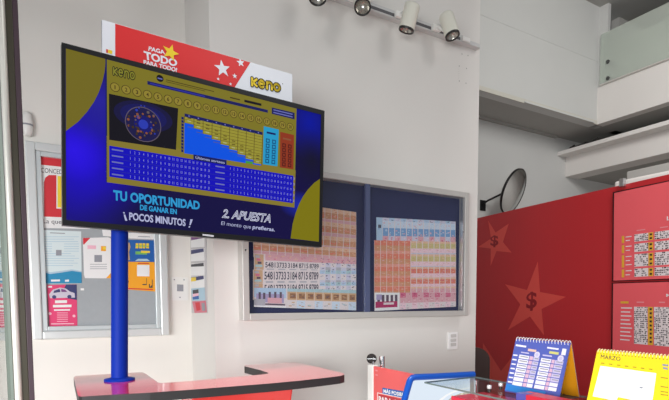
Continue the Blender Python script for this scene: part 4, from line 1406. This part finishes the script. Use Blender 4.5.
# blue one
A, B = psh.hit(504.6, 391.2), psh.hit(558.6, 401.2)
pcal, dc, bk, uc = tilt_plane(A, B, 17)
M_bcal = mat('calendar_blue', (84, 98, 180), 0.4)
M_ocal = mat('calendar_orange', (236, 160, 24), 0.45)
M_lil = mat('calendar_lilac', (196, 190, 222), 0.5)
M_cw = mat('calendar_white', (232, 230, 240), 0.5)
M_cp = mat('calendar_pink', (216, 178, 200), 0.5)
cal = thing('desk_calendar', 'blue spiral desk calendar with white table and orange back on glass counter', 'calendar', tuple((A + B) / 2 + bk * 0.05), 'spiral desk calendars on the glass counter')
fq = [(513.6, 338.6), (572.6, 346.2), (558.6, 401.2), (504.6, 391.2)]
c = [pcal.hit(*p) for p in fq]
hgt = (c[0] - A).length
W_ = (B - A).length
A1_, B1_ = A + uc * hgt, A + dc * W_ + uc * hgt
Bb = A + dc * W_
mb = MB().prism([A, Bb, B1_, A1_], -pcal.n * 0.002, M_bcal)
q = lambda *p: [tuple(v) for v in p]
mb.rect(pcal, q((516, 344.2), (526.4, 345.8), (526, 347.6), (515.6, 346)), M_cw, 0.0005)
mb.rect(pcal, q((528.2, 348.6), (536.4, 349.8), (536, 352.2), (527.8, 351)), mat('cal_peach', (226, 190, 176), 0.5), 0.0005)
mb.rect(pcal, q((547.4, 346.8), (558.8, 348.4), (558.4, 350), (547, 348.4)), M_cw, 0.0005)
mb.rect(pcal, q((549.6, 351.0), (559.0, 352.4), (558.4, 354.8), (549.0, 353.4)), mat('cal_olive', (206, 204, 120), 0.5), 0.0005)
mb.rect(pcal, q((562.6, 348.4), (566.6, 349.0), (565.4, 355.4), (561, 354.8)), M_cw, 0.0005)
for (x0, y0, x1, y1) in ((521, 351.6, 529, 352.8), (542.6, 354.4, 552, 355.8)):
    mb.rect(pcal, q((x0, y0), (x1, y0 + 1.2), (x1, y1 + 1.2), (x0, y1)), M_lil, 0.0005)
for r in range(7):
    t_ = r / 7
    ya = 354.4 + r * 4.45
    xl = 513.4 - r * 0.9
    if r < 7:
        mb.rect(pcal, q((xl, ya - 0.2), (xl + 4.2, ya + 0.4), (xl + 4.0, ya + 1.8), (xl - 0.2, ya + 1.2)), M_cw, 0.0005)
    for (xa, xb, m_) in ((519.6, 529.4, M_cw), (530, 533.4, M_cp), (533.8, 539.6, M_lil), (541.4, 551.4, M_cw), (552, 555, M_cp), (555.4, 563.6, M_lil)):
        dx = -r * 1.12
        s_ = 0.155
        y_ = ya + (xa - 519) * s_
        if r >= 5:
            m_ = M_cw if m_ is not M_cp else M_cp
        mb.rect(pcal, q((xa + dx, y_), (xb + dx, y_ + (xb - xa) * s_), (xb + dx - 0.9, y_ + (xb - xa) * s_ + 3.6), (xa + dx - 0.9, y_ + 3.6)), m_, 0.0005)
        if r < 5 and m_ is not M_cp:
            mb.rect(pcal, q((xa + dx + 1, y_ + 1.2), (xb + dx - 1, y_ + (xb - xa) * s_ + 0.9), (xb + dx - 1.2, y_ + (xb - xa) * s_ + 1.9), (xa + dx + 0.8, y_ + 2.2)), P_grey, 0.0008)
for (x, y) in ((537, 354.8), (560.6, 358.6)):
    mb.disc(pcal, x, y, 0.0105, M_lil, 0.0009, 18)
    mb.disc(pcal, x, y, 0.0080, M_cw, 0.0011, 18, 0.0066)
mb.build('front_leaf', cal)
MB().rect(pcal, q((506.4, 383.4), (546, 391.8), (544, 398.6), (505.2, 389.8)), mat('cal_strip_blue', (44, 128, 206), 0.3), 0.0012).build('blue_strip', cal)
foot = A + bk * (2 * hgt * math.sin(math.radians(17)))
footB = foot + dc * W_
nb_ = (A1_ - foot).cross(dc).normalized()
mb = MB()
mb.prism([foot, footB, B1_ + bk * 0.003, A1_ + bk * 0.003], bk * 0.002, M_ocal, P_grey)
mb.build('back_leaf', cal)
MB().prism([A + bk * 0.004, Bb + bk * 0.004, footB, foot], (0, 0, 0.0015), mat('cal_base', (96, 88, 90), 0.5)).build('base_fold', cal)


def spiral(parent, P0, d, W, nr, up, bkv, R=0.0062, m=None):
    mb = MB()
    for k in range(nr):
        ctr = P0 + d * (W * (k + 0.5) / nr) + bkv * 0.002 - up * 0.001
        ring = [ctr + bkv * R * math.cos(t * 2 * math.pi / 14) + Vector((0, 0, 1)) * R * math.sin(t * 2 * math.pi / 14) + d * (0.0012 * math.sin(t * 2 * math.pi / 14)) for t in range(14)]
        mb.tube(ring, 0.0011, m, 6, True)
    return mb.build('spiral_binding', parent)


M_spi = mat('white_wire', (236, 234, 238), 0.3)
spiral(cal, A1_, dc, W_, 18, uc, bk, 0.0066, M_spi)

# yellow one
A, B = psh.hit(583.2, 418.0), psh.hit(672, 440)
dd_ = Vector((0.03, -1, 0)).normalized()
B = A + dd_ * 0.205
pcal, dc, bk, uc = tilt_plane(A, B, 17)
M_ycal = mat('calendar_yellow', (252, 218, 36), 0.45)
M_yw = mat('calendar_page', (250, 250, 250), 0.5)
cal2 = thing('desk_calendar', 'bright yellow spiral desk calendar with white month grid, nearest on glass counter', 'calendar', tuple((A + B) / 2 + bk * 0.05), 'spiral desk calendars on the glass counter')
hgt = (pcal.hit(598.0, 350.2) - A).dot(uc)
W_ = 0.205
A1_, B1_ = A + uc * hgt, B + uc * hgt
mb = MB().prism([A, B, B1_, A1_], -pcal.n * 0.002, M_ycal)
mb.pp(pcal, [(600.4, 365.8), (656.4, 373.2), (652, 404), (618, 397.0), (616.4, 401), (592.6, 396.2)], M_yw, 0.0005)
mb.text(pcal, 'MARZO', [(601.0, 354.4), (620.6, 357.0), (620.2, 361.0), (600.6, 358.6)], P_ink, 0.0006)
for k in range(7):
    x = 601 + k * 8.0
    mb.rect(pcal, [(x, 362.6 + k * 1.0), (x + 3.4, 363.0 + k * 1.0), (x + 3.4, 363.8 + k * 1.0), (x, 363.4 + k * 1.0)], mat('cal_mustard', (150, 130, 40), 0.5), 0.0006)
M_fnt = mat('cal_faint', (222, 224, 226), 0.6)
for r in range(5):
    for k in range(7):
        x, y = 602 + k * 7.7 - r * 1.2, 369.6 + k * 1.0 + r * 6.0
        if y < 394:
            mb.rect(pcal, [(x, y), (x + 3, y + 0.4), (x + 3, y + 1.2), (x, y + 0.8)], M_fnt, 0.0008)
mb.rect(pcal, [(640, 386.6), (643, 387), (642.4, 388.6), (639.4, 388.2)], P_grey, 0.0009)
for (x, y, w2) in ((662.4, 363.8, 6), (663, 367, 5)):
    mb.rect(pcal, [(x, y), (x + w2, y + 0.8), (x + w2, y + 2.8), (x, y + 2)], P_grey, 0.0006)
for y in (377, 386, 391, 394):
    mb.rect(pcal, [(660.6, y), (668, y + 1), (668, y + 1.8), (660.6, y + 0.8)], mat('cal_mustard', (150, 130, 40)), 0.0006)
# punched holes
for k in range(26):
    pc_ = A1_ + dc * (W_ * (k + 0.5) / 26) - uc * 0.0075 + pcal.n * 0.0006
    mb.poly([pc_ + dc * (0.0014 * math.cos(t)) + uc * (0.0014 * math.sin(t)) for t in (0, 0.8, 1.6, 2.4, 3.2, 4, 4.8, 5.6)], mat('cal_mustard', (150, 130, 40)))
mb.build('front_leaf', cal2)
foot = A + bk * (2 * hgt * math.sin(math.radians(17)))
mb = MB().prism([foot, foot + dc * W_, B1_ + bk * 0.003, A1_ + bk * 0.003], bk * 0.002, M_ycal)
mb.build('back_leaf', cal2)
MB().prism([A + bk * 0.004, B + bk * 0.004, foot + dc * W_, foot], (0, 0, 0.0015), M_ycal).build('base_fold', cal2)
spiral(cal2, A1_, dc, W_, 26, uc, bk, 0.0045, mat('pale_wire', (244, 226, 170), 0.4))

# ---------------------------------------------------------------- red lettered panel with knob and post
XRP = 1.225
prp = PX(XRP)
tl = prp.hit(373.6, 366.2)
y_far, z_top = tl.y, tl.z
pn_ = thing('lettered_panel', 'red acrylic counter panel with white lettering and white end post', 'sign', (XRP, (y_far + 1.47) / 2, 0))
M_rp = mat('panel_red', (232, 94, 94), 0.3)
MB().box(XRP, XRP + 0.012, 1.475, y_far, 0.05, z_top, M_rp).build('panel', pn_)
MB().box(XRP - 0.004, XRP + 0.024, y_far, y_far + 0.045, 0.0, z_top + 0.004, M_white).build('end_post', pn_, bevel=0.003)
MB().box(XRP - 0.01, XRP + 0.03, 1.475, y_far + 0.045, 0.0, 0.05, M_alu).build('floor_rail', pn_)
mb = MB()
mb.pp(prp, [(382.4, 387.6), (416, 393.4), (416, 400.6), (382.4, 393.4)], P_blue, 0.0006)
mb.text(prp, 'MÁS POSIBILIDADES', [(383.6, 388.4), (419, 395.0), (419, 400.0), (383.6, 392.6)], M_paper, 0.0012, 0.03)
mb.pp(prp, [(377.2, 392.4), (418, 401.0), (418, 401.6), (377.8, 393.2), (377.8, 412), (377.2, 412)], M_paper, 0.0006)
mb.pp(prp, [(378.4, 394.2), (420, 403.2), (420, 420), (378.4, 410)], mat('panel_deep_red', (186, 40, 52), 0.3), 0.0006)
mb.text(prp, 'PARA GANAR', [(378.8, 396.2), (414, 404.4), (414, 410.0), (378.8, 401.6)], M_paper, 0.0012, 0.03)
for y in (369.6, 374.0):
    mb.rect(prp, [(375.4, y), (377.6, y + 0.5), (377.6, y + 1.9), (375.4, y + 1.4)], K_p, 0.0006)
mb.build('lettering', pn_)
# knob on its stub and steel post behind
kp = PX(XRP + 0.01).hit(371.6, 358.6)
kn = thing('panel_knob', 'round black and chrome knob above the white end post of the red panel', 'knob', (kp.x, y_far + 0.02, z_top + 0.004))
vk = (EYE - kp); vk.z = 0; vk.normalize()
MB().lathe(kp - vk * 0.008, vk, [(0, 0.018), (0.003, 0.0225), (0.013, 0.0225), (0.016, 0.019)], mat('knob_black', (34, 26, 26), 0.5, spec=0.2), 30).build('disc', kn)
sidev = Vector((-vk.y, vk.x, 0))
mb = MB()
o_ = kp + vk * 0.0085
mb.prism([o_ - sidev * 0.020 + Vector((0, 0, -0.002)), o_ + sidev * 0.020 + Vector((0, 0, -0.002)), o_ + sidev * 0.020 + Vector((0, 0, 0.003)), o_ - sidev * 0.020 + Vector((0, 0, 0.003))], vk * 0.002, M_chrome)
mb.build('chrome_band', kn)
MB().cyl((kp.x, y_far + 0.02, z_top + 0.004), (kp.x, y_far + 0.02, kp.z - 0.012), 0.006, M_chrome, 16).build('stem', kn)
pp2 = PX(XRP + 0.04).hit(382.0, 356.2)
tag(MB().cyl((pp2.x, pp2.y, 0), (pp2.x, pp2.y, pp2.z), 0.0125, M_chrome, 24).build('steel_post'), 'slim chrome post rising just behind the red lettered panel', 'post')

# ---------------------------------------------------------------- blue framed sign leaning behind the glass
yS = 1.452
n_ = Vector((1, 0, 0)).cross(Vector((0, -0.30, -1)).normalized())
p0 = PY(yS).hit(440, 375.5)
pls = Plane(p0, n_)
sgn = thing('sign_holder', 'blue rounded frame around a white picture panel beside the red lettered panel', 'sign', tuple(pls.hit(440, 420)))
path = []
for x, y in ((398.6, 420), (403, 405), (406.6, 392), (409.4, 382.4), (410.4, 379.8), (412.2, 378.0), (415.0, 377.2), (430, 376.6), (450, 375.6), (473.6, 374.2)):
    path.append(pls.hit(x, y))
M_bf = mat('blue_frame', (14, 78, 176), 0.3)
MB().tube(path, 0.0118, M_bf, 14).build('frame', sgn)
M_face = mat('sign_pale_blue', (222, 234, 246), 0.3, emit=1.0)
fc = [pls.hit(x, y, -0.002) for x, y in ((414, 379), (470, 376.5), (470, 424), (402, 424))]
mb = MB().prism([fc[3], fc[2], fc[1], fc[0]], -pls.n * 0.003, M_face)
arc = [(436, 404), (440, 399), (446, 394.6), (453, 391.2), (461, 388.6), (469.6, 387.0), (469.6, 388.4), (461.6, 390.0), (454, 392.6), (447.4, 396), (442, 400.4), (438.6, 405)]
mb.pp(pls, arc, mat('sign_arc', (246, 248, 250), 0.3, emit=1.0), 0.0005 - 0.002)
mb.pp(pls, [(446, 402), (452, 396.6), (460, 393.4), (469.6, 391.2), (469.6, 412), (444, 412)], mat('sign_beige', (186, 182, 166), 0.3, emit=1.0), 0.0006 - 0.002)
for k in range(14):
    x, y = random.uniform(452, 468), random.uniform(394.5, 404)
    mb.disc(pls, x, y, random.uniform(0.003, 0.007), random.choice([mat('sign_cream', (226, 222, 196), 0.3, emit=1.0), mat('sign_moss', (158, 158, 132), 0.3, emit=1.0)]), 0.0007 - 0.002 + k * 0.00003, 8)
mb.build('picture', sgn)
for x in (415, 462):
    t0 = pls.hit(x, 418, -0.008)
    MB().cyl((t0.x, t0.y, 0.0), t0, 0.009, M_bf, 14).build('leg', sgn)
